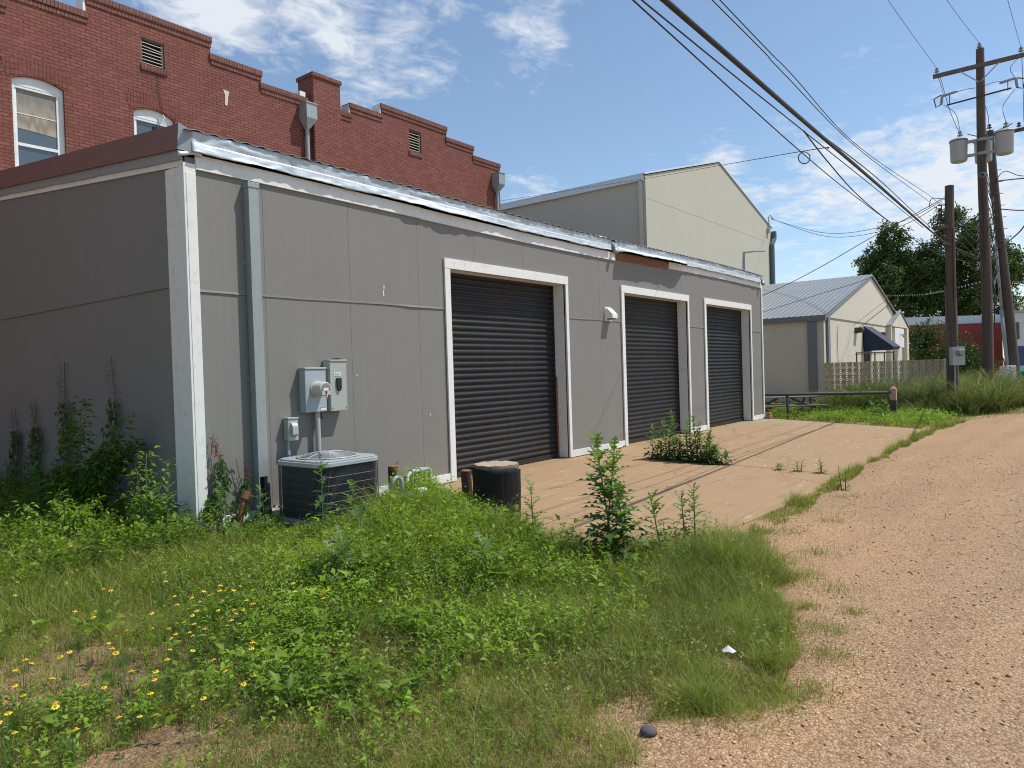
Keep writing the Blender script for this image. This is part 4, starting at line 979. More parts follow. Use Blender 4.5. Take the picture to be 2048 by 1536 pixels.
q = MB(); q.box(5.66, 5.86, 5.88, 6.02, .08, .26); q.prism([(5.88, .26), (6.02, .26), (5.99, .31), (5.91, .31)], 0, 5.68, 5.84); q.build('meter_body', 'meter_beige', gm, bevel=.02)
MB().box(5.70, 5.82, 5.874, 5.879, .16, .23).build('meter_plate', 'transformer_grey', gm)
q = MB(); q.tube([(5.80, 6.20, .40), (5.86, 6.22, .44), (5.98, 6.22, .455), (6.16, 6.22, .46), (6.20, 6.22, .45), (6.21, 6.22, .1)], .026, 10)
q.lathe((5.92, 6.22, .452), [(.034, -.03), (.034, .03)], 10, (1, 0, 0)); q.lathe((6.05, 6.22, .458), [(.036, -.03), (.036, .03)], 10, (1, 0, 0)); q.build('outlet_pipe', 'gas_pipe_grey', gm, smooth=True, autosm=50)
q = MB(); q.tube([(5.80, 6.20, .40), (5.79, 6.15, .2), (5.78, 6.0, .18)], .024, 8); q.build('riser', 'gas_pipe_grey', gm, smooth=True)
rp = thing('rusty_standpipe', (4.22, 7.12, 0), 'bent rusty orange standpipe leaning in weeds at the foot of the building corner', 'pipe')
q = MB(); q.tube([(4.10, 7.05, -.05), (4.18, 7.03, .28), (4.23, 7.03, .36)], .026, 8); q.lathe((4.205, 7.03, .33), [(.042, 0), (.042, .09)], 8, (.5, 0, .8)); q.build('pipe', 'rust_orange', rp)
MB().tube([(4.08, 7.06, -.02), (4.12, 7.045, .10)], .030, 8).build('plastic_collar', 'label_white', rp)
q = MB(); q.tube([(4.44, 6.98, -.05), (4.44, 6.98, .20)], .014, 6); q.lathe((4.44, 6.98, .19), [(.03, 0), (.03, .03), (.012, .035)], 8)
o = q.build('rusty_valve', 'rust_orange'); tag(o, 'small rusty valve stem poking out of weeds left of the air conditioner', 'valve')
q = MB(); q.prism([(4.28, 6.75), (4.80, 6.62), (4.85, 7.0), (4.35, 7.08)], 2, -.03, .055); o = q.build('concrete_pad', 'white_frame_paint'); tag(o, 'pale broken concrete pad at the wall foot left of the air conditioner', 'pad')
q = MB(); q.box(21.05, 21.20, 7.04, 7.17, .008, .12); q.box(21.07, 21.21, 7.06, 7.18, .121, .20); o = q.build('clay_block', 'terracotta', bevel=.01); tag(o, 'stacked clay block at the far corner of the grey building', 'block')

# ================================================================== FENCE, TABLE, FAR YARD
pf = thing('pipe_rail_fence', (22.4, 4.1, 0), 'low rusty pipe rail with a pink painted square end post beyond the apron', 'fence')
MB().tube([(22.36, 4.12, .71), (21.3, 7.42, .70), (21.0, 9.5, .70)], .045, 10).build('rail', 'iron_dark', pf, smooth=True)
MB().tube([(21.53, 6.70, -.05), (21.53, 6.70, .66)], .040, 8).build('post', 'iron_dark', pf, smooth=True)
q = MB(); q.obox((22.42, 4.06, .20), (.075, 0, 0), (0, .075, 0), (0, 0, .29)); q.build('end_post', 'iron_dark', pf)
q = MB(); q.obox((22.42, 4.06, .65), (.078, 0, 0), (0, .078, 0), (0, 0, .16)); q.add([(22.342, 3.982, .811), (22.498, 3.982, .811), (22.498, 4.138, .811), (22.342, 4.138, .811), (22.42, 4.06, .90)], [(0, 1, 4), (1, 2, 4), (2, 3, 4), (3, 0, 4)])
q.build('post_cap', 'pink_post_paint', pf)

pcx, pcy = 23.0, 7.25; dx = Vector((.62, -.785, 0)); dy_ = Vector((.785, .62, 0))
ptb = thing('picnic_table', (pcx, pcy, 0), 'weathered grey wooden picnic table with benches behind the pipe rail', 'table')
C0 = Vector((pcx, pcy, 0))
q = MB()
for i in range(5): q.obox(C0 + dy_ * (-.30 + .15 * i) + Vector((0, 0, .555)), dx * 1.05, dy_ * .068, (0, 0, .018))
q.build('table_top', 'weathered_wood', ptb)
for s_ in (-1, 1):
    q = MB()
    for i in range(2): q.obox(C0 + dy_ * (s_ * (.62 + .13 * i)) + Vector((0, 0, .31)), dx * 1.05, dy_ * .06, (0, 0, .018))
    q.build('bench', 'weathered_wood', ptb)
    for e_ in (-1, 1):
        a = C0 + dx * (.72 * e_); q = MB(); q.beam(a + dy_ * (.22 * s_) + Vector((0, 0, .535)), a + dy_ * (.55 * s_) + Vector((0, 0, -.03)), .04, .09); q.build('leg', 'weathered_wood', ptb)
for e_ in (-1, 1):
    a = C0 + dx * (.68 * e_); q = MB(); q.beam(a - dy_ * .72 + Vector((0, 0, .27)), a + dy_ * .72 + Vector((0, 0, .27)), .035, .08); q.beam(a + Vector((0, 0, .29)), C0 + dx * (.2 * e_) + Vector((0, 0, .53)), .035, .07)
    q.build('brace', 'weathered_wood', ptb)
fr = thing('metal_frame_rack', (39, 8.0, 0), 'thin rusty metal frame standing behind the breeze block wall under the awning', 'frame')
q = MB()
for (x, y) in ((36.6, 7.9), (37.4, 7.75), (38.3, 7.5), (38.8, 7.2), (39.6, 6.95)): q.tube([(x - 2, y - .2, 0), (x - 2, y - .2, 2.02)], .03, 6)
for z in (2.0,): q.beam((34.6, 7.7, z), (37.6, 6.75, z), .05, .05); q.beam((34.6, 7.75, z - .06), (36.8, 7.0, z - .07), .03, .03)
q.build('frame_tubes', 'iron_dark', fr)

# ---- utility poles
def pole(name, a, b, r0, r1, label, mat='pole_wood'):
    p = thing(name, (a[0], a[1], 0), label, 'utility pole')
    pts = [Vector(a).lerp(Vector(b), t / 10) for t in range(11)]
    MB().tube([tuple(v + Vector((.02 * math.sin(i * 1.3 + a[0]), .02 * math.cos(i * .9), 0))) for i, v in enumerate(pts)], [r0 + (r1 - r0) * i / 10 for i in range(11)], 16).build('shaft', mat, p, smooth=True, autosm=50)
    return p
def insul(mb, x, y, z, s=1.0):
    mb.lathe((x, y, z), [(.012, 0), (.012, .06 * s), (.075 * s, .065 * s), (.08 * s, .09 * s), (.03, .10 * s), (.03, .14 * s), (.065 * s, .15 * s), (.06 * s, .18 * s), (.03, .19 * s), (.028, .22 * s)], 12)
PA = pole('utility_pole', (29.95, 2.42, -.2), (30.0, 2.5, 12.35), .185, .125, 'tallest brown wooden pole, carrying a crossarm and three transformer cans')
MB().beam((29.86, 3.90, 11.74), (29.86, 1.10, 11.74), .11, .13).build('crossarm', 'pole_wood_grey', PA)
for a, b in (((29.82, 3.07, 11.68), (29.86, 2.52, 11.18)), ((29.82, 1.93, 11.68), (29.86, 2.48, 11.18))): MB().beam(a, b, .03, .03).build('arm_brace', 'conduit_grey', PA)
for (x, y, z) in ((29.86, 3.78, 11.81), (30.0, 2.5, 12.36), (29.86, 1.32, 11.81)):
    q = MB(); insul(q, x, y, z, 1.0); q.build('insulator', 'porcelain', PA, smooth=True, autosm=40)
MB().beam((29.84, 3.50, 10.62), (29.84, 1.60, 10.72), .04, .045).build('cutout_bracket', 'iron_dark', PA)
for s_, yy in ((1, 3.52), (-1, 1.58)):
    q = MB(); q.lathe((29.84, yy + .12 * s_, 10.86), [(.03, -.16), (.045, -.12), (.045, .12), (.03, .16)], 10, (.1, .12 * s_, -1)); q.build('cutout', 'porcelain', PA, smooth=True, autosm=40)
    q = MB(); q.tube([(29.84, yy + .12 * s_, 10.70), (29.82, yy + .30 * s_, 10.62), (29.80, yy + .36 * s_, 10.92), (29.84, yy + .14 * s_, 11.02)], .022, 6); q.build('fuse_tube', 'iron_dark', PA)
    q = MB(); q.beam((29.84, yy - .12 * s_, 10.66), (29.84, yy - .12 * s_, 10.98), .025, .025); q.build('arrester_bracket', 'iron_dark', PA)
    q = MB(); q.lathe((29.84, yy - .12 * s_, 11.0), [(.012, -.25), (.04, -.20), (.045, .18), (.012, .25)], 10, (0, 1, -.12)); q.build('arrester', 'porcelain', PA, smooth=True, autosm=40)
for (x, y, nm) in ((29.93, 3.17, ''), (29.93, 1.83, ''), (30.62, 2.50, '')):
    q = MB(); q.lathe((x, y, 8.55), [(.20, 0), (.245, .02), (.26, .06), (.275, .70), (.29, .73), (.29, .77), (.25, .80), (.12, .86), (.02, .88)], 22)
    cn_ = q.build('transformer_can', 'transformer_grey', PA, smooth=True, autosm=40)
    q = MB(); insul(q, x + .02, y - .05, 9.40, 1.15); q.build('bushing', 'porcelain', cn_, smooth=True, autosm=40)
    q = MB(); q.lathe((x, y, 9.27), [(.293, 0), (.297, .015), (.293, .03)], 22); q.build('lid_band', 'iron_dark', cn_)
for z in (8.72, 9.20):
    q = MB(); q.beam((29.93, 2.92, z), (29.93, 2.63, z), .10, .09); q.beam((29.93, 2.36, z), (29.93, 2.10, z), .10, .09); q.beam((30.12, 2.5, z), (30.36, 2.5, z), .10, .09)
    q.lathe((29.99, 2.48, z - .05), [(.165, 0), (.17, .02), (.17, .08), (.165, .10)], 14); q.build('mounting_bracket', 'galvanized_dull', PA)
q = MB(); q.tube([(29.80 + .0, 2.47 + .075 * math.cos(t * math.pi / 8), 7.95 + .085 * math.sin(t * math.pi / 8)) for t in range(17)], .013, 5, caps=False); q.build('ring', 'conduit_grey', PA)
q = MB(); q.beam((29.80, 2.46, 5.0), (29.82, 2.48, 8.4), .03, .05); q.build('ground_moulding', 'iron_dark', PA)
PBx, PBy = 25.76, 2.98
PB = pole('service_pole', (PBx, PBy, -.2), (PBx, PBy + .03, 6.92), .135, .125, 'shorter wooden pole with a grey meter box, beside the end of the breeze block wall')
MB().tube([(PBx - .10, PBy - .10, 1.9), (PBx - .10, PBy - .09, 5.6)], .032, 8).build('riser_conduit', 'pole_wood_grey', PB)
MB().beam((PBx + .03, PBy + .165, 0), (PBx + .03, PBy + .165, 3.9), .06, .10).build('cable_guard', 'pole_wood_grey', PB)
q = MB(); q.obox((PBx - .20, PBy - .12, 1.68), Vector((.785, .62, 0)) * .09, Vector((.62, -.785, 0)) * .19, (0, 0, .28)); mbx = q.build('meter_box', 'box_green_grey', PB, bevel=.01)
MB().lathe((PBx - .26, PBy - .20, 1.78), [(.10, 0), (.10, .10), (.08, .13)], 16, (-.785, -.62, 0)).build('round_meter', 'porcelain', mbx, smooth=True, autosm=40)
MB().tube([(PBx - .16, PBy - .05, 1.40), (PBx - .16, PBy - .05, .0)], .022, 6).build('riser_conduit', 'conduit_grey', PB)
rk = MB(); rk.beam((PBx - .12, PBy + .22, 6.36), (PBx - .10, PBy + .22, 5.75), .03, .04); rk.beam((PBx - .12, PBy + .05, 6.34), (PBx - .12, PBy + .30, 6.34), .03, .03); rk.beam((PBx - .12, PBy + .05, 5.80), (PBx - .12, PBy + .32, 5.80), .04, .05); rk.build('rack', 'iron_dark', PB)
for z in (6.20, 6.05, 5.90):
    q = MB(); q.lathe((PBx - .14, PBy + .27, z), [(.03, -.05), (.05, -.04), (.03, 0), (.05, .04), (.03, .05)], 10); q.build('insulator', 'porcelain_dark', PB)
q = MB(); q.obox((PBx - .05, PBy + .25, 5.66), (.12, 0, 0), (0, .22, 0), (0, 0, .04)); q.build('junction_shelf', 'pole_wood_grey', PB)
PC = pole('leaning_pole', (33.02, 1.76, -.2), (32.6, 2.47, 10.15), .19, .13, 'brown wooden pole leaning left, standing just right of the transformer pole', 'pole_wood')
q = MB(); q.beam((32.55, 2.6, 9.92), (32.7, .9, 10.02), .10, .12); q.build('crossarm', 'pole_wood', PC)
for (x, y, z) in ((32.6, 2.45, 10.18), (32.65, 1.55, 10.05)):
    q = MB(); insul(q, x, y, z, 1.0); q.build('insulator', 'porcelain_dark', PC, smooth=True, autosm=40)
for z in np.linspace(4.2, 8.6, 11):
    q = MB(); q.tube([(32.6 + .42 * (10.15 - z) / 10.35 - .2, 2.47 - .7 * (10.15 - z) / 10.35 + .05, z), (32.6 + .42 * (10.15 - z) / 10.35 - .1, 2.47 - .7 * (10.15 - z) / 10.35 - .26, z + .02)], .012, 5); q.build('step_bolt', 'iron_dark', PC)
gp = thing('galvanized_mast', (32.72, 2.15, 0), 'slim galvanized steel mast between the transformer pole and the leaning pole', 'mast')
MB().tube([(32.9, 2.02, .9), (32.75, 2.2, 3.4)], .075, 10).build('lower_tube', 'conduit_grey', gp, smooth=True)
MB().tube([(32.75, 2.2, 3.4), (32.66, 2.32, 5.9)], .052, 10).build('upper_tube', 'conduit_grey', gp, smooth=True)
MB().beam((32.74, 2.38, 3.42), (32.8, 1.92, 3.42), .04, .05).build('clamp', 'iron_dark', gp)
q = MB(); q.obox((32.55, 2.02, .62), (.14, .11, 0), (.11, -.15, 0), (0, 0, .66)); o = q.build('painted_block_post', 'label_white', bevel=.015); tag(o, 'white painted block post with dark marks at the foot of the leaning pole', 'post')
q = MB()
for i in range(14):
    t = i * 1.7; u = ((i * 37) % 10) / 10 - .5; w = ((i * 53) % 13) / 13
    q.obox((32.55 - .125 * .785 - .03 + .62 * u * .24 - .02, 2.02 - .11 - .785 * u * .24 + .02, .75 + w * .5), (.62 * .03, -.785 * .03, .012 * math.sin(t)), (.006, .005, 0), (0, .003, .016))
o2 = q.build('dark_marks', 'iron_dark'); o2.parent = o

# ---- overhead lines (each one a thing)
def wire(name, label, pts, r, mat='wire_black', n=5, sub=10, cat='cable', group=None, sag=0.0):
    P = [Vector(p) for p in pts]; out_ = []
    for i in range(len(P) - 1):
        p0 = P[max(i - 1, 0)]; p1 = P[i]; p2 = P[i + 1]; p3 = P[min(i + 2, len(P) - 1)]
        for k in range(sub):
            t = k / sub; a = 2 * p1; b = p2 - p0; c_ = 2 * p0 - 5 * p1 + 4 * p2 - p3; d = -p0 + 3 * p1 - 3 * p2 + p3
            q_ = .5 * (a + b * t + c_ * t * t + d * t ** 3); q_.z -= sag * 4 * t * (1 - t) if len(P) == 2 else 0; out_.append(q_)
    out_.append(P[-1])
    m_ = MB().tube(out_, r, n); o = m_.build(name, mat, smooth=True); return tag(o, label, cat, group)
bp = [(-14, 2.4, 4.5), (-4, 2.15, 4.1), (4.46, 2.12, 4.05), (7.7, 2.2, 4.13), (12.22, 2.4, 4.36), (19.31, 2.75, 4.74), (25.3, 2.97, 5.05), (29.9, 2.62, 5.10)]
wire('bundled_cable', 'thickest black lashed cable bundle running overhead to the meter pole', bp, .021, n=8)
wire('support_strand', 'thin strand hugging the left side of the thick black cable bundle', [(p[0], p[1] + .04 + (.03 if p[0] < 8 else 0), p[2] - .02 - (.012 if i % 2 else .03)) for i, p in enumerate(bp[:-2])] , .006)
wire('support_strand', 'thin strand riding just above the thick black cable bundle near the meter pole', [(8.5, 2.25, 4.20), (12.22, 2.38, 4.43), (17, 2.6, 4.66), (21.5, 2.84, 4.95), (25.66, 2.95, 5.25)], .007)
wire('overhead_line', 'single thin line on the left of the cable bundle, passing through the coiled loop', [(-10, 2.6, 4.8), (0, 2.3, 4.3), (4.53, 2.4, 4.18), (9.07, 2.6, 4.18), (13.07, 2.8, 4.3), (18.27, 2.9, 4.41), (25.7, 2.97, 4.75)], .0065)
wire('overhead_line', 'dark line slanting from under the bundle down to the treetops by the meter pole', [(8.0, 2.25, 4.08), (9.36, 2.35, 4.05), (11.98, 2.6, 4.16), (15.52, 2.8, 4.29), (21.8, 3.0, 4.5), (25.7, 3.0, 4.68)], .008)
wire('overhead_line', 'lower of the twin lines right of the cable bundle', [(-6, 3.0, 5.6), (6.46, 2.6, 4.99), (8.38, 2.6, 4.95), (12.68, 2.7, 5.02), (21.24, 2.9, 5.64), (25.6, 3.25, 6.05)], .0055)
wire('overhead_line', 'upper of the twin lines right of the cable bundle', [(-6, 2.7, 5.5), (6.39, 2.5, 4.93), (8.75, 2.6, 5.03), (12.68, 2.7, 5.06), (21.26, 2.9, 5.81), (25.6, 3.2, 6.30)], .0055)
wire('service_drop', 'thin drop wire crossing in front of the beige gable to the brick building', [(9.1, 2.28, 4.15), (10.12, 2.9, 4.47), (18.7, 8.0, 7.0), (21.27, 11.0, 7.81), (20.38, 16.4, 7.86)], .006)
q = MB(); q.tube([(9.95 + .050 * math.cos(t * math.pi / 10), 2.8 - .06 * math.cos(t * math.pi / 10), 4.33 + .078 * math.sin(t * math.pi / 10)) for t in range(21)], .007, 5, caps=False)
tag(q.build('wire_coil', 'wire_black'), 'small round coil of wire hanging beside the cable bundle', 'wire coil')
for i, dz in enumerate((0, .16)):
    wire('service_drop', ('upper' if i else 'lower') + ' of two sagging wires from the beige gable mast to the poles', [(42.3, 13.85, 10.1 - dz * .2), (36.5, 9.3, 8.0 - .35 + dz), (30.5, 5.4, 6.75 - .12 + dz), (25.85, 3.2, 6.45 + dz * .4)], .011)
wire('service_drop', 'wire rising from behind the grey building to the meter pole top', [(22.6, 10.4, 3.1), (24.12, 8.25, 3.92), (25.25, 6.85, 4.72), (25.85, 5.3, 5.62), (25.85, 3.3, 6.52), (25.70, 3.1, 6.62)], .012)
wire('service_drop', 'wire passing over the ribbed metal roof to the meter pole', [(30.9, 12.5, 3.45), (30.12, 10.33, 3.80), (29.55, 7.85, 4.30), (28.59, 5.84, 4.65), (25.9, 3.15, 5.31)], .010)
wire('service_drop', 'lower of two wires leading from the shop gable wall to the meter pole', [(35.67, 8.08, 2.95), (31.6, 5.95, 3.72), (26.03, 3.11, 4.76)], .014)
wire('service_drop', 'upper of two wires leading from the shop gable wall to the meter pole', [(35.64, 8.08, 3.25), (31.6, 5.95, 3.98), (26.04, 3.11, 5.0)], .008)
for nm, a, b in (('left', (29.86, 3.78, 12.02), (22.55, 3.99, 11.68)), ('middle', (30.0, 2.5, 12.56), (22.9, 2.60, 11.3)), ('right', (29.86, 1.32, 12.02), (22.6, 1.28, 10.9))):
    A_, B_2 = Vector(a), Vector(b); wire('power_line', nm + ' bare line leaving the crossarm insulator toward the upper left', [a, b, B_2 + (B_2 - A_) * .9 + Vector((0, 0, .25)), B_2 + (B_2 - A_) * 2.2 + Vector((0, 0, 1.2))], .0075, 'wire_grey')
drops = [((29.84, 3.74, 11.7), (29.85, 3.60, 11.1), (29.84, 3.62, 10.98), 'wire from the left crossarm end to its fuse'),
         ((29.84, 3.68, 11.7), (29.9, 3.4, 10.4), (29.95, 3.15, 9.62), 'wire from the left crossarm end to the left transformer'),
         ((29.84, 3.60, 10.66), (29.95, 3.25, 10.3), (29.95, 3.12, 9.66), 'wire curling from the left fuse to the left transformer'),
         ((29.84, 1.36, 11.7), (29.85, 1.62, 11.4), (29.84, 1.48, 11.0), 'wire from the right crossarm end to its fuse'),
         ((29.84, 1.30, 11.7), (29.85, 1.28, 10.5), (31.5, 1.35, 9.95), 'wire falling straight from the right crossarm end'),
         ((29.84, 1.50, 10.66), (29.95, 1.85, 10.2), (29.95, 1.78, 9.66), 'wire curling from the right fuse to the right transformer'),
         ((29.84, 3.28, 11.0), (29.85, 2.9, 11.03), (29.85, 2.62, 11.0), 'jumper from the left arrester to the pole'),
         ((29.84, 1.80, 11.0), (29.85, 2.1, 11.05), (29.85, 2.36, 11.0), 'jumper from the right arrester to the pole'),
         ((30.1, 2.45, 10.7), (30.3, 2.3, 10.0), (30.6, 2.4, 9.66), 'jumper from the bracket to the rear transformer'),
         ((30.0, 2.9, 9.50), (29.9, 2.4, 9.30), (29.95, 1.6, 9.55), 'black cable looping between the transformer cans')]
for a, b, c_, lab in drops: wire('jumper_wire', lab, [a, b, c_], .009 if 'black' not in lab else .016, 'wire_black', cat='wire')
wire('jumper_wire', 'black cable drooping from the right transformer to the leaning pole', [(32.6, 1.3, 9.7), (31.5, .95, 8.0), (31.6, .9, 7.0), (32.0, 1.4, 6.9), (32.7, 2.25, 7.2)], .02, cat='wire')
wire('overhead_line', 'black cable leaving the leaning pole rightwards below the transformers', [(32.74, 2.32, 8.25), (29.69, 1.3, 7.58), (26, .1, 6.7)], .022)
wire('overhead_line', 'upper black cable looping off the leaning pole to the right edge', [(32.74, 2.30, 8.25), (31.6, 1.95, 8.33), (29.69, 1.3, 7.66), (26, .1, 6.9)], .014)
wire('overhead_line', 'thick black cable rising to the right edge from the leaning pole', [(30.1, 2.55, 5.1), (32.72, 2.25, 5.65), (28.5, 1.6, 5.45), (24.7, 1.1, 5.25), (18, .3, 5.2)], .02)
# slack communication loops hung between the poles
rl = random.Random(3)
for i in range(15):
    z0 = 8.0 - i * .27; k = i % 5
    wire('slack_wire', 'one of the many slack black wires tangled between the two tallest poles', [(30.05, 2.34, z0), (30.7 + .3 * k * .3, 2.30 - .02 * k, z0 - .55 - .25 * rl.random()), (31.8, 2.33, z0 - .9 * rl.random() - .2), (32.62, 2.36 - .01 * i, z0 - .35 + .2 * rl.random())], .012, cat='wire', group='slack wires tangled between the two tallest poles', sub=6)
rl = random.Random(5)
for i in range(7):
    z0 = 6.45 - i * .30; zz = (6.1, 6.3, 5.9, 5.6, 5.3, 5.3, 4.9)[i]
    wire('slack_wire', 'one of the slack wires hanging from the meter pole to the transformer pole', [(PBx + .1, PBy - .12, z0), (27.2, 2.75, min(z0, zz) - .25 + .05 * i), (28.8, 2.6, zz - .35), (29.88, 2.60, zz + .1)], .011, cat='wire', group='slack wires between the meter pole and the transformer pole', sub=6)
for i, (a, b, c_) in enumerate((((PBx - .13, 3.28, 6.2), (PBx - .22, 3.42, 5.75), (PBx - .12, 3.2, 5.35)), ((PBx - .13, 3.26, 6.05), (PBx - .25, 3.34, 5.5), (PBx - .1, 3.12, 5.05)), ((PBx - .13, 3.1, 6.5), (PBx - .30, 3.42, 6.55), (PBx - .3, 3.5, 6.3)))):
    wire('jumper_wire', ('left outer loop of wire below the rack on the meter pole', 'inner loop of wire below the rack on the meter pole', 'wire loop arching off the top of the meter pole')[i], [a, b, c_], .012, cat='wire')
wire('jumper_wire', 'long black cable hanging down beside the transformer pole to the block post', [(31.9, 2.32, 5.0), (31.85, 2.36, 3.2), (31.9, 2.30, 2.2), (32.3, 2.06, 1.25)], .018, cat='wire')
# string lights
sl = thing('string_lights', (57, 8.2, 6), 'string of small white bulbs strung across behind the poles', 'string lights')
SP = [(67, 12.4, 7.1), (57.3, 8.25, 6.19), (46.8, 5.39, 5.53), (41.8, 3.66, 5.35), (42.4, 2.6, 5.25), (39.6, 1.58, 5.0)]
m_ = MB(); m_.tube(SP, .012, 4); m_.build('cord', 'wire_black', sl)
m_ = MB()
for a, b in zip(SP[:-1], SP[1:]):
    A_, B_2 = Vector(a), Vector(b); n = max(2, int((B_2 - A_).length / .62))
    for i in range(n):
        p = A_.lerp(B_2, i / n); m_.lathe((p.x, p.y, p.z - .13), [(.01, .05), (.02, .06), (.02, .09), (.01, .12)], 6)
bb_ = m_.build('bulbs', 'bulb_white', sl); bb_['kind'] = 'stuff'

# ---- far buildings
U = Vector((.62, -.785, 0)).normalized(); Vv = Vector((.785, .62, 0)).normalized(); Z = Vector((0, 0, 1))
def far_box(mb, c0, u0, u1, v0, v1, z0, z1):
    c = Vector(c0) + U * (u0 + u1) / 2 + Vv * (v0 + v1) / 2 + Z * (z0 + z1) / 2
    mb.obox(c, U * (u1 - u0) / 2, Vv * (v1 - v0) / 2, Z * (z1 - z0) / 2); return mb
rb = thing('red_building', (78.9, 13.2, 0), 'long dark red building with a white parapet band behind the utility poles', 'building')
R0 = (78.9, 13.2, 0)
far_box(MB(), R0, -4, 9.6, 0, 12, 0, 5.0).build('wall', 'red_wall_paint', rb)
m_ = MB(); far_box(m_, R0, -4.05, 9.65, -.06, 12, 5.01, 5.78); m_.build('parapet_band', 'eave_white', rb)
wb = thing('white_blue_building', (73, 4.6, 0), 'pale grey building with dark blue lower wall at the right edge', 'building')
W0 = (73.2, 4.4, 0); Vv_keep = Vv; Vv = Vector((1, .03, 0)).normalized()
m_ = MB(); far_box(m_, W0, .2, 12, 0, 10, 2.5, 5.3); m_.build('wall', 'pale_siding', wb)
m_ = MB(); far_box(m_, W0, .2, 12, -.03, 10, 0, 2.49); m_.build('blue_base', 'blue_paint', wb)
m_ = MB(); far_box(m_, W0, 0, 12.2, -.2, 10.2, 5.31, 5.5); m_.build('roof', 'roof_sheet', wb)
m_ = MB(); far_box(m_, W0, .45, .85, -.08, -.01, 3.1, 4.5); m_.build('window', 'window_dark', wb)
Vv = Vv_keep
ca = thing('blue_canopy', (56.4, 9.3, 0), 'small blue metal canopy in front of the red building', 'canopy')
m_ = MB(); c0 = (56.2, 9.5, 0); c = Vector(c0)
m_.add([tuple(c + U * a + Vv * b + Z * z) for a, b, z in ((-1, 0, 2.45), (1.3, 0, 2.45), (1.1, 1.5, 3.15), (-1, 1.5, 3.15), (-1, 0, 2.35), (1.3, 0, 2.35), (1.1, 1.5, 3.05), (-1, 1.5, 3.05))], [(0, 1, 2, 3), (4, 7, 6, 5), (0, 4, 5, 1), (1, 5, 6, 2), (2, 6, 7, 3), (3, 7, 4, 0)])
m_.build('canopy_roof', 'blue_roof', ca)
for u in (.2, 1.2): m_ = MB(); far_box(m_, c0, u, u + .12, .1, .22, 0, 2.34); m_.build('post', 'eave_grey', ca)
m_ = MB(); far_box(m_, c0, -1, 1.1, 1.3, 1.5, 0, 2.9); m_.build('back_wall', 'seam_shadow_grey', ca)
db = thing('dumpster', (34.6, .9, 0), 'dark teal dumpster half hidden by tall grass at the right edge', 'dumpster')
m_ = MB(); m_.prism([(33.9, .1), (35.7, .1), (35.7, 1.15), (33.9, .95)], 1, -.4, 1.75); m_.build('bin_body', 'teal_bin', db, bevel=.03)
m_ = MB(); m_.prism([(33.85, .96), (35.75, 1.16), (35.75, 1.24), (33.9, 1.05)], 1, -.45, 1.80); m_.build('bin_lid', 'teal_bin', db, bevel=.02)
for y in (-.1, .8, 1.5): MB().box(33.86, 33.90, y - .05, y + .05, .15, .92).build('rib', 'teal_bin', db)

# loose pebbles lying on the lane
pn = 9000; px_ = rng.uniform(1.8, 14, pn) ** 1.0; py_ = rng.uniform(-6, 2.6, pn); ok_ = py_ < np.interp(px_, EX, EY) + .1; px_, py_ = px_[ok_], py_[ok_]; pn = len(px_)
ps_ = rng.uniform(.004, .0105, pn) * (1 + .6 * (rng.random(pn) > .96)); base_ = np.array([(1, 0, 0), (0, 1, 0), (-1, 0, 0), (0, -1, 0), (.1, .1, .8), (0, 0, -.5)])
jit_ = 1 + rng.normal(0, .25, (pn, 6, 3)); Vp = base_[None] * jit_ * ps_[:, None, None] + np.stack([px_, py_, np.full(pn, -.003)], 1)[:, None]
Fp = np.arange(pn)[:, None, None] * 6 + np.array([(0, 1, 4), (1, 2, 4), (2, 3, 4), (3, 0, 4), (1, 0, 5), (2, 1, 5), (3, 2, 5), (0, 3, 5)])[None]
cp_ = np.array([(.55, .42, .27), (.40, .23, .12), (.26, .14, .08), (.66, .56, .42), (.47, .30, .17), (.36, .22, .13)])[rng.integers(0, 6, pn)] * rng.uniform(.8, 1.15, (pn, 1))
PEB = (Vp.reshape(-1, 3), Fp.reshape(-1, 3), np.repeat(cp_, 6, 0))

# small things on the ground
q = MB(); random.seed(2); vs = []
for i in range(9):
    a = i * .7; r_ = .030 * (1 + .3 * math.sin(i * 2.1)); vs.append((3.81 + r_ * math.cos(a), 1.54 + r_ * 1.2 * math.sin(a), .02 + .012 * math.sin(i * 3.1)))
vs.append((3.81, 1.54, .05)); q.add(vs, [(i, (i + 1) % 9, 9) for i in range(9)]); tag(q.build('paper_litter', 'litter_white'), 'crumpled white paper scrap at the edge of the grass', 'litter')
q = MB(); q.lathe((2.79, 1.50, -.01), [(.028, 0), (.040, .010), (.034, .026), (.015, .034)], 10); tag(q.build('dark_pebble', 'dark_stone', smooth=True), 'smooth dark grey stone lying on the gravel near the grass', 'stone')

# ================================================================== VEGETATION
def G(x, y, cx, cy, sx_, sy_): return np.exp(-((x - cx) / sx_) ** 2 - ((y - cy) / sy_) ** 2)
_tab = rng.random((64, 64))
def vnoise(x, y, s, ox=0.0, oy=0.0):
    u = (x / s + ox + 1000.0); v = (y / s + oy + 1000.0); iu = np.floor(u).astype(int); iv = np.floor(v).astype(int)
    fu = u - iu; fv = v - iv; fu = fu * fu * (3 - 2 * fu); fv = fv * fv * (3 - 2 * fv)
    a = _tab[iu % 64, iv % 64]; b = _tab[(iu + 1) % 64, iv % 64]; c = _tab[iu % 64, (iv + 1) % 64]; d = _tab[(iu + 1) % 64, (iv + 1) % 64]
    return (a * (1 - fu) + b * fu) * (1 - fv) + (c * (1 - fu) + d * fu) * fv
SLY = np.array([2.56, 2.60, 2.72, 2.95, 3.3, 4.0, 5.2, 6.42, 7.27]); SLX = np.array([22, 8.5, 6.3, 5.6, 5.30, 5.38, 5.92, 6.55, 6.85])
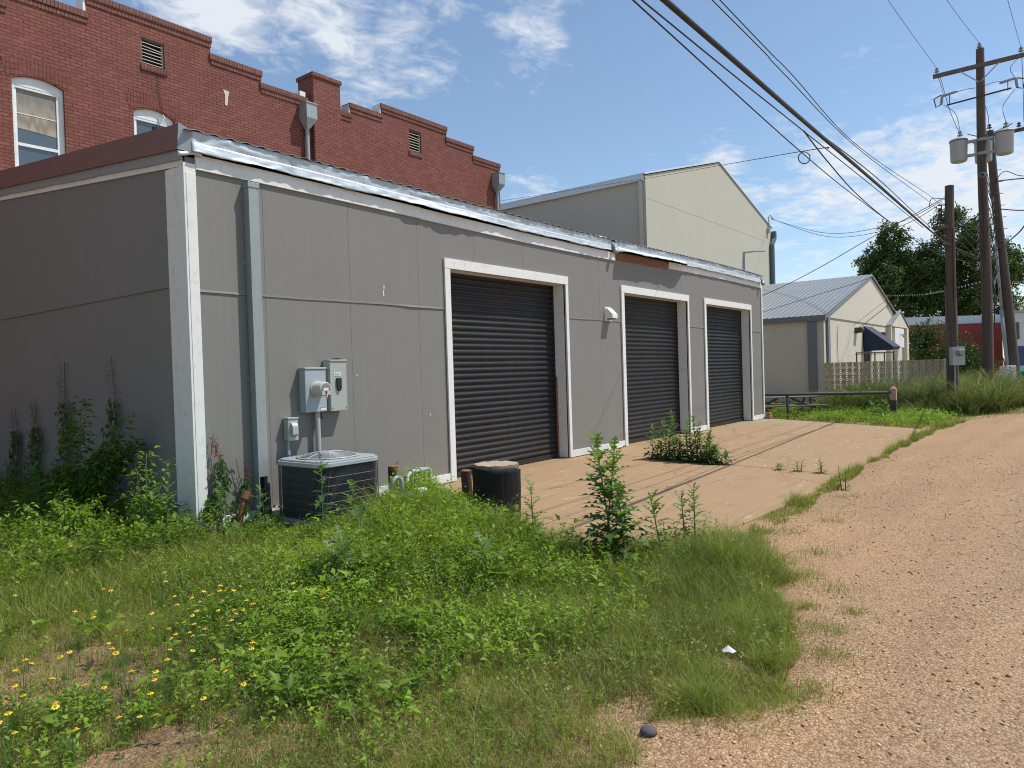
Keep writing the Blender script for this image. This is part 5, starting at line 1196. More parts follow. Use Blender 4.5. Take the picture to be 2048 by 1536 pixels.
def allowed(x, y):
    ey = np.interp(x, EX, EY); ok = y > ey - .12 + .42 * (vnoise(x, y, .35, 3.3) - .42) + .22 * (vnoise(x, y, .11, 8) - .5)
    ok &= ~((x > np.interp(y, SLY, SLX) + .04) & (y > 2.60 + .1 * vnoise(x, y, .3, 5)) & (y < 7.7) & (x < 21.4 - (7.05 - y) * .58))
    ok &= ~((x > 3.76) & (y > 7.22) & (x < 21.2)); ok &= ~((x > 4.47) & (x < 5.42) & (y > 6.07) & (y < 7.1))
    ok &= ((x - 3.79) ** 2 + ((y - 1.50) / 1.3) ** 2) > .075 ** 2; ok &= ((x - 5.98) ** 2 + (y - 4.98) ** 2) > .29 ** 2
    return ok
def bare(x, y):
    """probability-like factor of open soil patches low on the left"""
    n = vnoise(x, y, .38, 1.5, 2.5) * .6 + vnoise(x, y, .15, 4.5) * .4
    b = np.clip((n - .42) * 5, 0, 1) * np.clip(G(x, y, 1.15, 3.75, .85, .85) * 1.8 + G(x, y, 1.9, 4.9, .6, .5) * .6, 0, 1)
    b = np.maximum(b, (((x - 2.97) / .24) ** 2 + ((y - 1.70) / .12) ** 2 + .9 * (vnoise(x, y, .07, 4) - .5) < 1) * .9)
    b = np.maximum(b, G(x, y, 3.3, 7.0, .35, .30) * .5)
    return b
def height(x, y):
    h = .070 + .22 * G(x, y, 5.0, 5.40, .55, .60) + .16 * G(x, y, 4.55, 4.6, 1.1, .9) - .03 * G(x, y, 5.7, 4.5, .5, .6) + .11 * G(x, y, 5.35, 3.0, .75, 1.0) + .07 * G(x, y, 4.0, 4.2, 1.3, 1.4) + .12 * G(x, y, 2.9, 8.5, 1.6, 1.8) + .14 * G(x, y, 5.7, 2.15, .55, .40) + .14 * G(x, y, 5.75, 5.95, .55, .6)
    return h * (.48 + .62 * vnoise(x, y, .32, 7.7) + .5 * vnoise(x, y, .13, 2.7)) 
def lush(x, y): return np.clip(G(x, y, 2.9, 3.6, 1.5, 1.1) * 1.1 + G(x, y, 4.9, 5.0, 1.3, 1.6) * 1.2 + G(x, y, 5.9, 6.2, .6, .7), 0, 1) * np.clip((vnoise(x, y, .45, 9.1) - .18) * 2.6, .10, 1)
def sample(n, x0, x1, y0, y1, dens=None):
    x = rng.uniform(x0, x1, n); y = rng.uniform(y0, y1, n); k = allowed(x, y)
    if dens is not None: k &= rng.random(n) < dens(x, y)
    return x[k], y[k]
def blade_arrays(x, y, z, h, w, bend, col, segs=3, droop=.0):
    n = len(x); a = rng.uniform(0, 2 * np.pi, n); yaw = a + np.pi / 2 + rng.normal(0, .5, n)
    d = np.stack([np.cos(a), np.sin(a)], 1); s = np.stack([np.cos(yaw), np.sin(yaw)], 1)
    V = []; Cc = []
    for i in range(segs):
        t = i / segs; off = (bend * h * t ** 1.7)[:, None] * d
        zz = z + h * (t * (1 - .35 * bend * t) - droop * t ** 3); ww = (w * (1 - t * .75))[:, None] * s / 2
        for sg in (-1, 1): V.append(np.concatenate([np.stack([x, y], 1) + off + sg * ww, zz[:, None]], 1)); Cc.append(col * (.78 + .3 * t))  # shade low in the grass and lit tips put into blade colour
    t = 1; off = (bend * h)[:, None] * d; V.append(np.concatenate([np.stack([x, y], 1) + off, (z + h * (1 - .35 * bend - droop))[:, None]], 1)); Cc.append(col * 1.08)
    k = segs * 2 + 1; V = np.stack(V, 1).reshape(-1, 3); Cc = np.stack(Cc, 1).reshape(-1, 3); b = np.arange(n)[:, None] * k
    F4 = np.concatenate([b + np.array([[2 * i, 2 * i + 1, 2 * i + 3, 2 * i + 2]]) for i in range(segs - 1)], 0); F3 = b + np.array([[2 * segs - 2, 2 * segs - 1, 2 * segs]])
    return V, F3, F4, Cc
def leaf_arrays(P, D, Nn, L, w, col, fold=.25, curl=.2):
    """P base, D direction, Nn normal (all Nx3)"""
    D = D / np.linalg.norm(D, axis=1)[:, None]; S = np.cross(D, Nn); S /= (np.linalg.norm(S, axis=1)[:, None] + 1e-9); U = np.cross(S, D)
    L = L[:, None]; w = w[:, None]
    v = [P, P + D * L * .42 + S * w * .5 + U * w * fold, P + D * L * .45, P + D * L * .42 - S * w * .5 + U * w * fold, P + D * L - U * L * curl]
    n = len(P); V = np.stack(v, 1).reshape(-1, 3); Cc = np.repeat(col, 5, axis=0); b = np.arange(n)[:, None] * 5
    F = np.concatenate([b + np.array([t]) for t in ([0, 1, 2], [0, 2, 3], [2, 1, 4], [3, 2, 4])], 0); return V, F, Cc
class Acc:
    def __init__(s): s.V = []; s.F3 = []; s.F4 = []; s.C = []; s.n = 0
    def add(s, V, F3, F4, C):
        if F3 is not None and len(F3): s.F3.append(F3 + s.n)
        if F4 is not None and len(F4): s.F4.append(F4 + s.n)
        s.V.append(V); s.C.append(C); s.n += len(V)
    def build(s, name, mat='leaf', parent=None, off=(0, 0, 0)):
        return fastmesh(name, np.concatenate(s.V), np.concatenate(s.F3) if s.F3 else None, np.concatenate(s.F4) if s.F4 else None, np.concatenate(s.C), mat, parent, off)
def colmix(n, a, b, u=None, jit=.12):
    u = rng.random(n) if u is None else u; c = np.outer(1 - u, a) + np.outer(u, b); return np.clip(c * (1 + rng.normal(0, jit, (n, 1))), .005, 1)
GA, GB, GD, GS = np.array((.115, .165, .018)), np.array((.31, .355, .055)), np.array((.13, .15, .032)), np.array((.50, .43, .22))

ga = Acc()
# short fine turf over the whole plot
x, y = sample(250000, -.2, 6.6, 1.0, 7.3, lambda x, y: (1 - bare(x, y)) * (1 - .35 * lush(x, y)) * np.clip(1.25 - np.hypot(x - 1.5, y - 2) * .07, .5, 1))
h = height(x, y) * rng.uniform(.45, 1.15, len(x)); n = len(x); patch = vnoise(x, y, .5, 12.5)
c = colmix(n, GD, GB, np.clip(patch * .9 + rng.normal(0, .18, n), 0, 1)); st = rng.random(n) < .07 + .10 * (vnoise(x, y, .4, 2) > .6); c[st] = colmix(st.sum(), GS, GS * .7)
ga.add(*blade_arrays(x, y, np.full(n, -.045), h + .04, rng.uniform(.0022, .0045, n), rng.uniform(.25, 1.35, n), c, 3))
x, y = sample(36000, -.2, 6.6, 1.0, 7.3); n = len(x); c = colmix(n, np.array((.32, .26, .15)), np.array((.14, .13, .05)))
ga.add(*blade_arrays(x, y, np.full(n, -.035), rng.uniform(.015, .05, n), rng.uniform(.002, .005, n), rng.uniform(1.4, 3.2, n), c, 3, .45))
# the darker taller tussocks along the gravel side
x, y = sample(42000, 3.0, 6.6, 1.2, 3.6, lambda x, y: np.clip(G(x, y, 5.4, 2.5, 1.1, .8) + G(x, y, 4.2, 2.0, 1.0, .7) * .8, 0, 1))
n = len(x); h = height(x, y) * rng.uniform(.6, 1.6, n) + .03; c = colmix(n, GD * .9, GB * .95, np.clip(vnoise(x, y, .25, 5) + rng.normal(0, .3, n), 0, 1)); st = rng.random(n) < .18; c[st] = colmix(st.sum(), GS, GD)
ga.add(*blade_arrays(x, y, np.full(n, -.045), h + .04, rng.uniform(.002, .0045, n), rng.uniform(.2, 1.3, n), c, 4))
# long lush blades in the mound
x, y = sample(62000, 1.8, 6.9, 2.4, 7.2, lambda x, y: np.clip(G(x, y, 4.9, 4.9, 1.3, 1.5), 0, 1))
n = len(x); h = height(x, y) * rng.uniform(.8, 1.65, n) + .03; c = colmix(n, GA * .85, GB * 1.05, np.clip(vnoise(x, y, .35, 3) + rng.normal(0, .2, n), 0, 1))
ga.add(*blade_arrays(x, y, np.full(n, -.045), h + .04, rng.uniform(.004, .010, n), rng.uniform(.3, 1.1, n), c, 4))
# shaded plot along the side wall and behind
x, y = sample(46000, -1.0, 3.8, 5.5, 14.5, lambda x, y: np.clip(1.1 - (y - 6) * .07, .4, 1))
n = len(x); h = (height(x, y) + .05) * rng.uniform(.6, 1.3, n) + .02; c = colmix(n, GD, GB * .9); st = rng.random(n) < .16; c[st] = colmix(st.sum(), GS, GD)
ga.add(*blade_arrays(x, y, np.full(n, -.045), h + .04, rng.uniform(.004, .009, n), rng.uniform(.2, 1.0, n), c, 3))
# tussock strip between the apron and the lane
x, y = sample(95000, 5.8, 21.5, 1.6, 2.9, lambda x, y: (np.abs(y - np.interp(x, EX, EY) - .09) < .04 + .20 * np.clip(vnoise(x, y * 0, .5, 3) - .15, 0, 1)) * np.clip(vnoise(x, y, .28, 6) * 3.0 - .35, .0, 1))
n = len(x); h = (.05 + .19 * np.clip(vnoise(x, y * 0, .42, 9) - .15, 0, 1)) * rng.uniform(.5, 1.3, n); c = colmix(n, GD * 1.1, GB * .9); st = rng.random(n) < .15; c[st] = colmix(st.sum(), GS, GD)
ga.add(*blade_arrays(x, y, np.full(n, -.03), h + .03, rng.uniform(.004, .008, n), rng.uniform(.2, .9, n), c, 3))
# sparse sprigs straying into the gravel
for cx, cy, r_, k in ((3.6, 1.02, .14, 260), (6.3, 1.75, .16, 200), (4.9, 1.15, .10, 140), (7.6, 1.95, .15, 140), (9.1, 2.2, .2, 160), (5.6, 1.62, .14, 220), (4.5, 1.20, .16, 320), (4.85, 1.42, .10, 200), (5.35, 1.40, .22, 260), (6.9, 2.16, .25, 220), (5.9, 1.95, .25, 380), (4.1, 1.08, .18, 320), (3.2, 1.30, .25, 500), (8.0, 2.15, .3, 160), (1.35, 3.5, .2, 200), (2.55, 1.52, .14, 260)):
    x = rng.normal(cx, r_ * .5, k); y = rng.normal(cy, r_ * .5, k); n = k
    ga.add(*blade_arrays(x, y, np.full(n, -.01), rng.uniform(.02, .08, n), rng.uniform(.002, .004, n), rng.uniform(.3, 1.3, n), colmix(n, GD, GB), 3))
# lumpy tussocks along the ragged lane edge
for i in range(46):
    cx = rng.uniform(2.9, 6.4); cy = float(np.interp(cx, EX, EY)) + rng.normal(.20, .09)
    if (cx - 3.81) ** 2 + (cy - 1.54) ** 2 < .05 or (cx - 2.97) ** 2 + (cy - 1.70) ** 2 < .09: continue
    k = int(rng.integers(120, 420)); sp_ = rng.uniform(.025, .09); hh_ = rng.uniform(.05, .17)
    x = rng.normal(cx, sp_, k); y = rng.normal(cy, sp_, k); n = k; tone = rng.random()
    ga.add(*blade_arrays(x, y, np.full(n, -.02), hh_ * rng.uniform(.4, 1.2, n), rng.uniform(.002, .005, n), rng.uniform(.4, 1.6, n), colmix(n, GD * (.7 + .5 * tone), GB * (.8 + .3 * tone)), 4))
tag(ga.build('short_grass', 'blade'), 'mixed green grass and tussocks covering the plot and its edges', 'grass', kind='stuff')

# seed stalks: pale, thin, arching
gs = Acc()
x, y = sample(4200, 1.0, 6.8, 1.3, 7.2, lambda x, y: (1 - bare(x, y)) * np.clip(.25 + G(x, y, 5.3, 2.6, 1.2, .9), 0, 1))
n = len(x); h = height(x, y) * 1.2 + rng.uniform(.05, .20, n)
gs.add(*blade_arrays(x, y, np.full(n, -.03), h, rng.uniform(.0022, .0035, n), rng.uniform(.3, 1.0, n), colmix(n, GS, GS * .8), 6))
x, y = sample(620, 2.0, 3.75, 6.6, 9.2); n = len(x)
gs.add(*blade_arrays(x, y, np.full(n, -.03), rng.uniform(.25, .60, n), rng.uniform(.003, .0055, n), rng.uniform(.7, 1.7, n), colmix(n, GS * .9, GD * 2), 7, .12))
tag(gs.build('dry_seed_stalks', 'blade'), 'thin pale seed stalks arching above the grass', 'grass', kind='stuff')

# leafy weeds: sprigs with alternate small leaves
def sprigs(acc, x, y, H, leafL, ca, cb, per=9, spread=.045, low=.25):
    n = len(x); N_ = n * per; bx = np.repeat(x, per); by = np.repeat(y, per); hh = np.repeat(H, per); k = np.tile(np.arange(per), n)
    ang = np.repeat(rng.uniform(0, 6.28, n), per) + k * 2.4 + rng.normal(0, .4, N_); t = low + (1 - low) * (k + rng.random(N_)) / per
    lean = np.repeat(rng.normal(0, .22, (n, 2)), per, 0) * (hh * t)[:, None]
    P = np.stack([bx + lean[:, 0], by + lean[:, 1], hh * t - .02], 1) + rng.normal(0, .008, (N_, 3))
    el = rng.uniform(-.1, .75, N_) + .3 * (t > .85); D = np.stack([np.cos(ang) * np.cos(el), np.sin(ang) * np.cos(el), np.sin(el)], 1)
    Nn = np.stack([rng.normal(0, .35, N_), rng.normal(0, .35, N_), np.ones(N_)], 1)
    L = leafL * rng.uniform(.55, 1.35, N_) * np.repeat(rng.uniform(.7, 1.3, n), per); w = L * rng.uniform(.38, .62, N_)
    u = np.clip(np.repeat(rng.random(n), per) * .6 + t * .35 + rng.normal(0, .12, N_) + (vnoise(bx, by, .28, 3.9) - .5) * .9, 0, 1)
    V, F, C_ = leaf_arrays(P, D, Nn, L, w, colmix(N_, ca, cb, u, .10)); acc.add(V, F, None, C_)
la = Acc(); LA, LB = np.array((.075, .145, .014)), np.array((.26, .375, .045))
x, y = sample(24000, .8, 6.8, 2.2, 7.2, lambda x, y: lush(x, y) * (1 - bare(x, y))); H = height(x, y) * rng.uniform(.7, 1.25, len(x)) + .03
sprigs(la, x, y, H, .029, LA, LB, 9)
x, y = sample(17000, .4, 6.2, 1.8, 7.3, lambda x, y: (1 - bare(x, y)) * (1 - lush(x, y)) * .8); H = height(x, y) * rng.uniform(.5, .9, len(x)) + .015
sprigs(la, x, y, H, .017, LA * .9, LB * .8, 7)
x, y = sample(5200, 1.2, 3.75, 6.6, 13.5); H = rng.uniform(.10, .38, len(x)) * (1 - .4 * (x < 2.2)); sprigs(la, x, y, H, .045, LA * .9, LB * .8, 10)
x, y = sample(1500, 1.2, 6.6, 2.2, 7.0, lambda x, y: lush(x, y)); sprigs(la, x, y, height(x, y) * rng.uniform(1.0, 1.5, len(x)) + .05, .062, LA * .9, LB * .9, 6, low=.45)
x, y = sample(3800, 2.4, 6.6, 1.3, 6.8, lambda x, y: np.clip(vnoise(x, y, .3, 14) * 2 - .9, 0, 1)); sprigs(la, x, y, height(x, y) * rng.uniform(1.0, 1.6, len(x)) + .04, .022, np.array((.16, .17, .05)), np.array((.30, .33, .10)), 11, low=.2)
tag(la.build('leafy_weeds', 'leaf'), 'bright green leafy weeds filling the mound and the shaded strip', 'weeds', kind='stuff')
# vine heaped over the gas meter
va = Acc()
x = rng.normal(5.88, .22, 1500); y = rng.normal(6.12, .20, 1500); k = (((x - 5.55) / .12) ** 2 + ((y - 6.0) / .16) ** 2 > 1) & ~((x < 5.45) & (y > 6.0)); x, y = x[k], y[k]
H = .14 + .38 * np.exp(-((x - 5.98) / .26) ** 2 - ((y - 6.22) / .25) ** 2) * rng.uniform(.7, 1.15, len(x)); sprigs(va, x, y, H, .040, LA, LB * 1.1, 9, low=.1)
x = rng.normal(5.5, .28, 1100); y = rng.normal(5.45, .25, 1100); sprigs(va, x, y, rng.uniform(.12, .34, 1100), .040, LA, LB, 8, low=.1)
tag(va.build('creeping_vine', 'leaf', off=(0, 0, 0)), 'bright green vine heaped over the gas meter pipes', 'vine')

# --- lobed prickly weeds, each a thing of its own
def lobed_leaf(acc, P, D, U, L, W, col, curl, teeth=3):
    P, D, U = np.array(P), np.array(D) / np.linalg.norm(D), np.array(U); S = np.cross(D, U); S /= np.linalg.norm(S); U = np.cross(S, D)
    ts = [0, .12]; ws = [.035, .06]
    for k in range(teeth):
        a = .16 + .72 * k / teeth; st = .72 / teeth; m_ = 1 - .35 * abs(k / (teeth - 1 + 1e-6) - .5) * 2
        ts += [a + st * .30, a + st * .42, a + st * .75, a + st * .98]; ws += [.11, .50 * m_, .40 * m_, .075]
    ts += [.95, 1.0]; ws += [.06, .0]
    V = []; 
    for t, w in zip(ts, ws):
        c_ = P + D * (L * t * (1 - .25 * abs(curl) * t)) + U * (-curl * L * t ** 2 * .9) ; lift = U * (W * w * .35)
        back = D * (L * .05 if w > .3 else 0)
        V += [c_ + S * W * w + lift - back * .0, c_, c_ - S * W * w + lift]
    F = []
    for i in range(len(ts) - 1):
        a = i * 3; F += [(a, a + 3, a + 4, a + 1), (a + 1, a + 4, a + 5, a + 2)]
    acc.add(np.array(V), None, np.array(F), np.tile(col, (len(V), 1)) * rng.uniform(.85, 1.15))
def thistle(x, y, H, label, stems=1, L=.17, n=26, name='prickly_weed', group=None, ca=(.065, .125, .025), cb=(.13, .21, .05), spread=.08, seed=0, teeth=3, wk=.36, cat='weed'):
    o = thing(name, (x, y, 0), label, cat, group); st = MB(); ac_ = Acc()
    for s_ in range(stems):
        a = s_ * 2.4 + seed; bx, by = x + spread * math.cos(a) * (s_ > 0), y + spread * math.sin(a) * (s_ > 0); h = H * (1 - .22 * s_ + .1 * (s_ % 2)) if s_ else H
        h = max(h, .35 * H); lx, ly = random.uniform(-.13, .13), random.uniform(-.13, .13)
        pts = [(bx + lx * t * h * 1.5, by + ly * t * h * 1.5, -.04 + (h + .04) * t) for t in (0, .33, .66, 1)]; st.tube(pts, [.009, .007, .005, .0025], 6)
        k = max(6, int(1.35 * n * h / H))
        for i in range(k):
            t = .04 + .96 * (i / (k - 1)) ** .95; an = i * 2.39996 + seed + s_; tt = min(t, 1); z = h * tt; px_, py_ = bx + lx * tt * h * 1.5, by + ly * tt * h * 1.5
            el = .10 + .95 * t ** 1.5 + random.uniform(-.3, .3); ll = 1.55 * L * (1.08 - .62 * t) * random.uniform(.75, 1.2)
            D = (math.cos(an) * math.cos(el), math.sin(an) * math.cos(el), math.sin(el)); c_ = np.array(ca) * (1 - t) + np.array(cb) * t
            lobed_leaf(ac_, (px_, py_, z), D, (-D[0] * .4, -D[1] * .4, 1), ll, 1.5 * ll * wk * random.uniform(.8, 1.2), c_ * random.uniform(.8, 1.25), random.uniform(.1, .8) * (1.0 - .6 * t), teeth)
    s2_ = st.build('stem', 'stem_green', o); ac_.build('foliage', 'leaf', o, (x, y, 0)); return o
M('stem_green', (.10, .15, .05), .7, var=.2)
random.seed(21)
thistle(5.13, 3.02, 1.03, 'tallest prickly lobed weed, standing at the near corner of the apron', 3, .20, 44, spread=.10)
thistle(5.44, 2.74, .50, 'prickly lobed weed just right of the tallest weed, in front of the apron', 1, .16, 20)
thistle(5.90, 2.66, .54, 'pair of slim prickly stems at the right end of the weeds by the apron', 2, .12, 22, spread=.09)
thistle(5.12, 3.84, .55, 'slim prickly weed standing in front of the wrapped stump, to its right', 1, .14, 15)
thistle(4.30, 5.75, .82, 'tall slim prickly weed standing in front of the left side of the air conditioner', 1, .15, 19, ca=(.06, .115, .04), cb=(.08, .17, .04))
thistle(4.58, 5.60, .55, 'prickly weed in front of the right side of the air conditioner', 1, .15, 16)
thistle(3.45, 4.40, .36, 'blue green broad lobed weed sunk in the middle of the mound', 2, .19, 14, ca=(.075, .13, .055), cb=(.16, .23, .08), seed=1)
thistle(4.12, 4.95, .40, 'leaning feathery weed below the air conditioner', 1, .17, 14, ca=(.05, .12, .05), cb=(.10, .18, .08), seed=2)
thistle(4.00, 3.42, .34, 'blue green lobed weed between the mound and the apron', 1, .18, 12, ca=(.075, .13, .055), cb=(.16, .23, .08), seed=3)
thistle(3.86, 6.98, .50, 'prickly weed at the very foot of the white corner board', 2, .15, 16, ca=(.07, .13, .06), cb=(.10, .19, .06), seed=4)
thistle(4.30, 6.80, .42, 'prickly weed in front of the rusty standpipe', 1, .16, 14, ca=(.07, .13, .06), cb=(.10, .19, .06), seed=5)
thistle(3.36, 7.05, .60, 'pale green weed rising left of the white corner board', 2, .16, 18, ca=(.07, .14, .03), cb=(.14, .24, .05), seed=6, teeth=2)
thistle(2.95, 9.05, .70, 'leafy green weed at the left end of the shaded strip', 3, .15, 20, ca=(.06, .13, .03), cb=(.10, .20, .05), seed=7, teeth=2, wk=.5)
# row of dark weeds growing out of the joint of the apron
spots = [(11.43, 5.78, .66, 4), (11.36, 5.56, .58, 4), (11.34, 5.36, .80, 4), (11.28, 5.16, .56, 4), (11.25, 4.98, .74, 4), (11.22, 4.78, .52, 4), (11.18, 4.60, .30, 3)]
for i, (x, y, h, s_) in enumerate(spots):
    thistle(x, y, h, 'one of the dark leafy weeds growing in a row from the apron joint', s_, .13, 34, name='joint_weed', group='weeds growing from the joint in the apron', ca=(.06, .12, .03), cb=(.12, .20, .05), seed=i, teeth=2, wk=.42, spread=.13)
for i, (x, y, h) in enumerate(((10.90, 3.22, .14), (10.86, 2.92, .18), (9.62, 2.35, .26), (10.88, 3.55, .08))):
    thistle(x, y, h, 'one of the small sprigs at the lane end of the apron joint', 2, .08, 12, name='small_sprig', group='small sprigs near the lane end of the apron joint', seed=i, teeth=2, wk=.3, spread=.05, cat='weed')

# --- plants against the side wall
def leafy_shrub(x, y, H, R_, label, n=900, L=.075, ca=LA, cb=LB, name='wall_shrub', seed=0, cat='shrub', nb=9):
    o = thing(name, (x, y, 0), label, cat); st = MB(); rr = np.random.default_rng(seed); acc = Acc(); Ps = []; Ds = []
    for b in range(nb):
        a = rr.uniform(0, 6.28); r_ = R_ * rr.uniform(.3, 1.0); h = H * rr.uniform(.45, 1.0) if b else H; r_ = r_ if b else R_ * .15
        p0, p1, p2 = Vector((x, y, -.03)), Vector((x + .35 * r_ * math.cos(a), y + .35 * r_ * math.sin(a), h * .55)), Vector((x + r_ * math.cos(a), y + r_ * math.sin(a), h))
        pts = [p0.lerp(p1, t).lerp(p1.lerp(p2, t), t) for t in np.linspace(0, 1, 7)]; st.tube([tuple(p) for p in pts], [.012, .010, .009, .007, .006, .004, .002], 5)
        for k in range(n // nb):
            t = rr.uniform(.18, 1); q_ = p0.lerp(p1, t).lerp(p1.lerp(p2, t), t); an = rr.uniform(0, 6.28); el = rr.uniform(-.5, .6); rd = rr.uniform(.01, .14)
            D = np.array((math.cos(an) * math.cos(el), math.sin(an) * math.cos(el), math.sin(el))); Ps.append(np.array(q_) + D * rd * (1 - .4 * t)); Ds.append(D)
    P = np.array(Ps); D = np.array(Ds); m_ = len(P); P[:, 0] = np.minimum(P[:, 0], 3.70)
    V_, F_, C_ = leaf_arrays(P, D, np.stack([rr.normal(0, .4, m_), rr.normal(0, .4, m_), np.ones(m_)], 1), L * rr.uniform(.6, 1.3, m_), L * rr.uniform(.35, .6, m_), colmix(m_, ca, cb), .2, .3); acc.add(V_, F_, None, C_)
    st.build('stem', 'stem_green', o); acc.build('foliage', 'leaf', o, (x, y, 0)); return o
leafy_shrub(3.15, 8.55, 1.45, .62, 'large dark green shrub growing against the shaded side wall', 3400, .080, np.array((.06, .12, .014)), np.array((.16, .25, .03)), seed=3, nb=15)
leafy_shrub(3.30, 7.35, .92, .30, 'yellow green sapling catching the sun near the building corner', 520, .060, np.array((.09, .17, .02)), np.array((.20, .31, .04)), name='sapling', seed=9, cat='sapling', nb=7)
leafy_shrub(2.75, 7.85, .55, .40, 'low leafy bush in front of the dark shrub by the side wall', 900, .060, seed=12, nb=9)
def creeper(plane, c0, wdt, z0, z1, label, red=True, n=420, nrm=(-1, 0, 0)):
    o = thing('wall_creeper', (XL - .05, c0, 0) if plane == 'x' else (c0, YF - .05, 0), label, 'creeper', None); rr = np.random.default_rng(int(c0 * 100)); acc = Acc(); P = []; D = []; C_ = []
    for k in range(n):
        t = rr.beta(1.1, 1.3); z = z0 + (z1 - z0) * t; u = rr.normal(0, wdt * (1 - .75 * t)) + .06 * math.sin(z * 6 + c0); off = rr.uniform(.015, .10) * (1 - .5 * t)
        p = (XL - .03 - off, c0 + u, z) if plane == 'x' else (c0 + u, YF - .04 - off, z); P.append(p); s_ = rr.normal(0, .5)
        D.append((-.35, s_, -.9) if plane == 'x' else (s_, -.35, -.9)); tip = red and t > .72
        C_.append((.20, .045, .035) if tip and rr.random() < .8 else tuple(np.array((.045, .09, .02)) * rr.uniform(.7, 1.6)))
    P = np.array(P); D = np.array(D); m_ = len(P); tz = (P[:, 2] - z0) / (z1 - z0); L = np.where(tz > .72, .03, .07) * rr.uniform(.6, 1.2, m_)
    Nn = np.tile(np.array((-1., 0, .4) if plane == 'x' else (0, -1., .4)), (m_, 1)) + rr.normal(0, .35, (m_, 3))
    V_, F_, Cc = leaf_arrays(P, D, Nn, L, L * rr.uniform(.35, .55, m_), np.array(C_), .2, .25); acc.add(V_, F_, None, Cc); acc.build('foliage', 'leaf', o, tuple(o.location))
    st = MB(); base = (lambda z: (XL - .03, c0 + .06 * math.sin(z * 6 + c0) * .6, z)) if plane == 'x' else (lambda z: (c0 + .04 * math.sin(z * 6), YF - .045, z))
    st.tube([base(z) for z in np.linspace(0, z1 + .03, 9)], .004, 5); st.build('stem', 'red_stem', o); return o
M('red_stem', (.22, .07, .05), .7, var=.2)
creeper('x', 12.45, .16, .15, 1.30, 'leftmost creeper on the shaded side wall, at the photo edge', False)
creeper('x', 11.65, .20, .15, 1.42, 'drooping dark creeper, second from the left on the shaded side wall', False, 520)
creeper('x', 10.55, .17, .15, 1.90, 'tall creeper with a bare red tip on the shaded side wall', True, 520)
creeper('x', 9.10, .15, .3, 1.92, 'creeper with a thin red tip rising behind the dark shrub', True, 300)
creeper('y', 3.99, .075, .15, 1.02, 'red tipped creeper climbing beside the white corner board', True, 300)
creeper('y', 4.28, .07, .10, .72, 'short red tipped creeper above the rusty standpipe', True, 160)

mt, t, b = new_mat('pebble'); a_ = N(t, 'ShaderNodeAttribute'); a_.attribute_name = 'col'; t.links.new(a_.outputs['Color'], b.inputs['Base Color']); b.inputs['Roughness'].default_value = .8
tag(fastmesh('loose_pebbles', PEB[0], PEB[1], None, PEB[2], 'pebble'), 'loose pebbles scattered over the gravel lane', 'pebbles', kind='stuff')
# --- yellow flowers
flpx = [(1.43, 4.03), (1.30, 4.22), (1.52, 4.35), (1.22, 4.5), (1.62, 3.88), (1.12, 3.9), (1.25, 3.72), (1.02, 4.15), (1.75, 4.25), (1.95, 4.15), (2.05, 4.0), (2.15, 4.1), (2.2, 4.22), (2.28, 4.05), (2.35, 4.18), (2.1, 4.32), (2.0, 4.42), (2.25, 4.4), (2.4, 4.35), (2.5, 4.25), (2.45, 4.5), (2.6, 4.55), (2.3, 4.62), (2.55, 4.7), (2.7, 4.6), (2.15, 3.85), (1.85, 3.95), (1.72, 3.62), (1.9, 3.72), (2.75, 4.15), (1.95, 5.0), (2.05, 5.2), (1.75, 4.8), (2.35, 5.1), (1.35, 5.0), (1.2, 4.75), (1.05, 4.55), (1.5, 3.45), (1.62, 3.2), (1.38, 3.35), (1.15, 3.4), (1.05, 3.65), (1.85, 3.35), (2.05, 3.5), (2.6, 6.6), (2.5, 6.9), (1.9, 6.2), (1.7, 5.8), (1.78, 3.05), (2.9, 3.95), (3.05, 3.6), (1.0, 3.5), (2.42, 4.0), (2.18, 4.55), (1.6, 4.05), (1.4, 3.82)]
def flower_head(mb, p, s, tiltx, tilty):
    p = Vector(p); up = Vector((tiltx, tilty, 1)).normalized(); a = up.orthogonal().normalized(); b = up.cross(a); n = 8
    for i in range(n):
        t = 2 * math.pi * i / n; d = a * math.cos(t) + b * math.sin(t); q_ = up.cross(d)
        mb.add([p + d * s * .15, p + d * s * .7 + q_ * s * .26 - up * s * .05, p + d * s - up * s * .22, p + d * s * .7 - q_ * s * .26 - up * s * .05], [(0, 1, 2, 3)])
protos = []
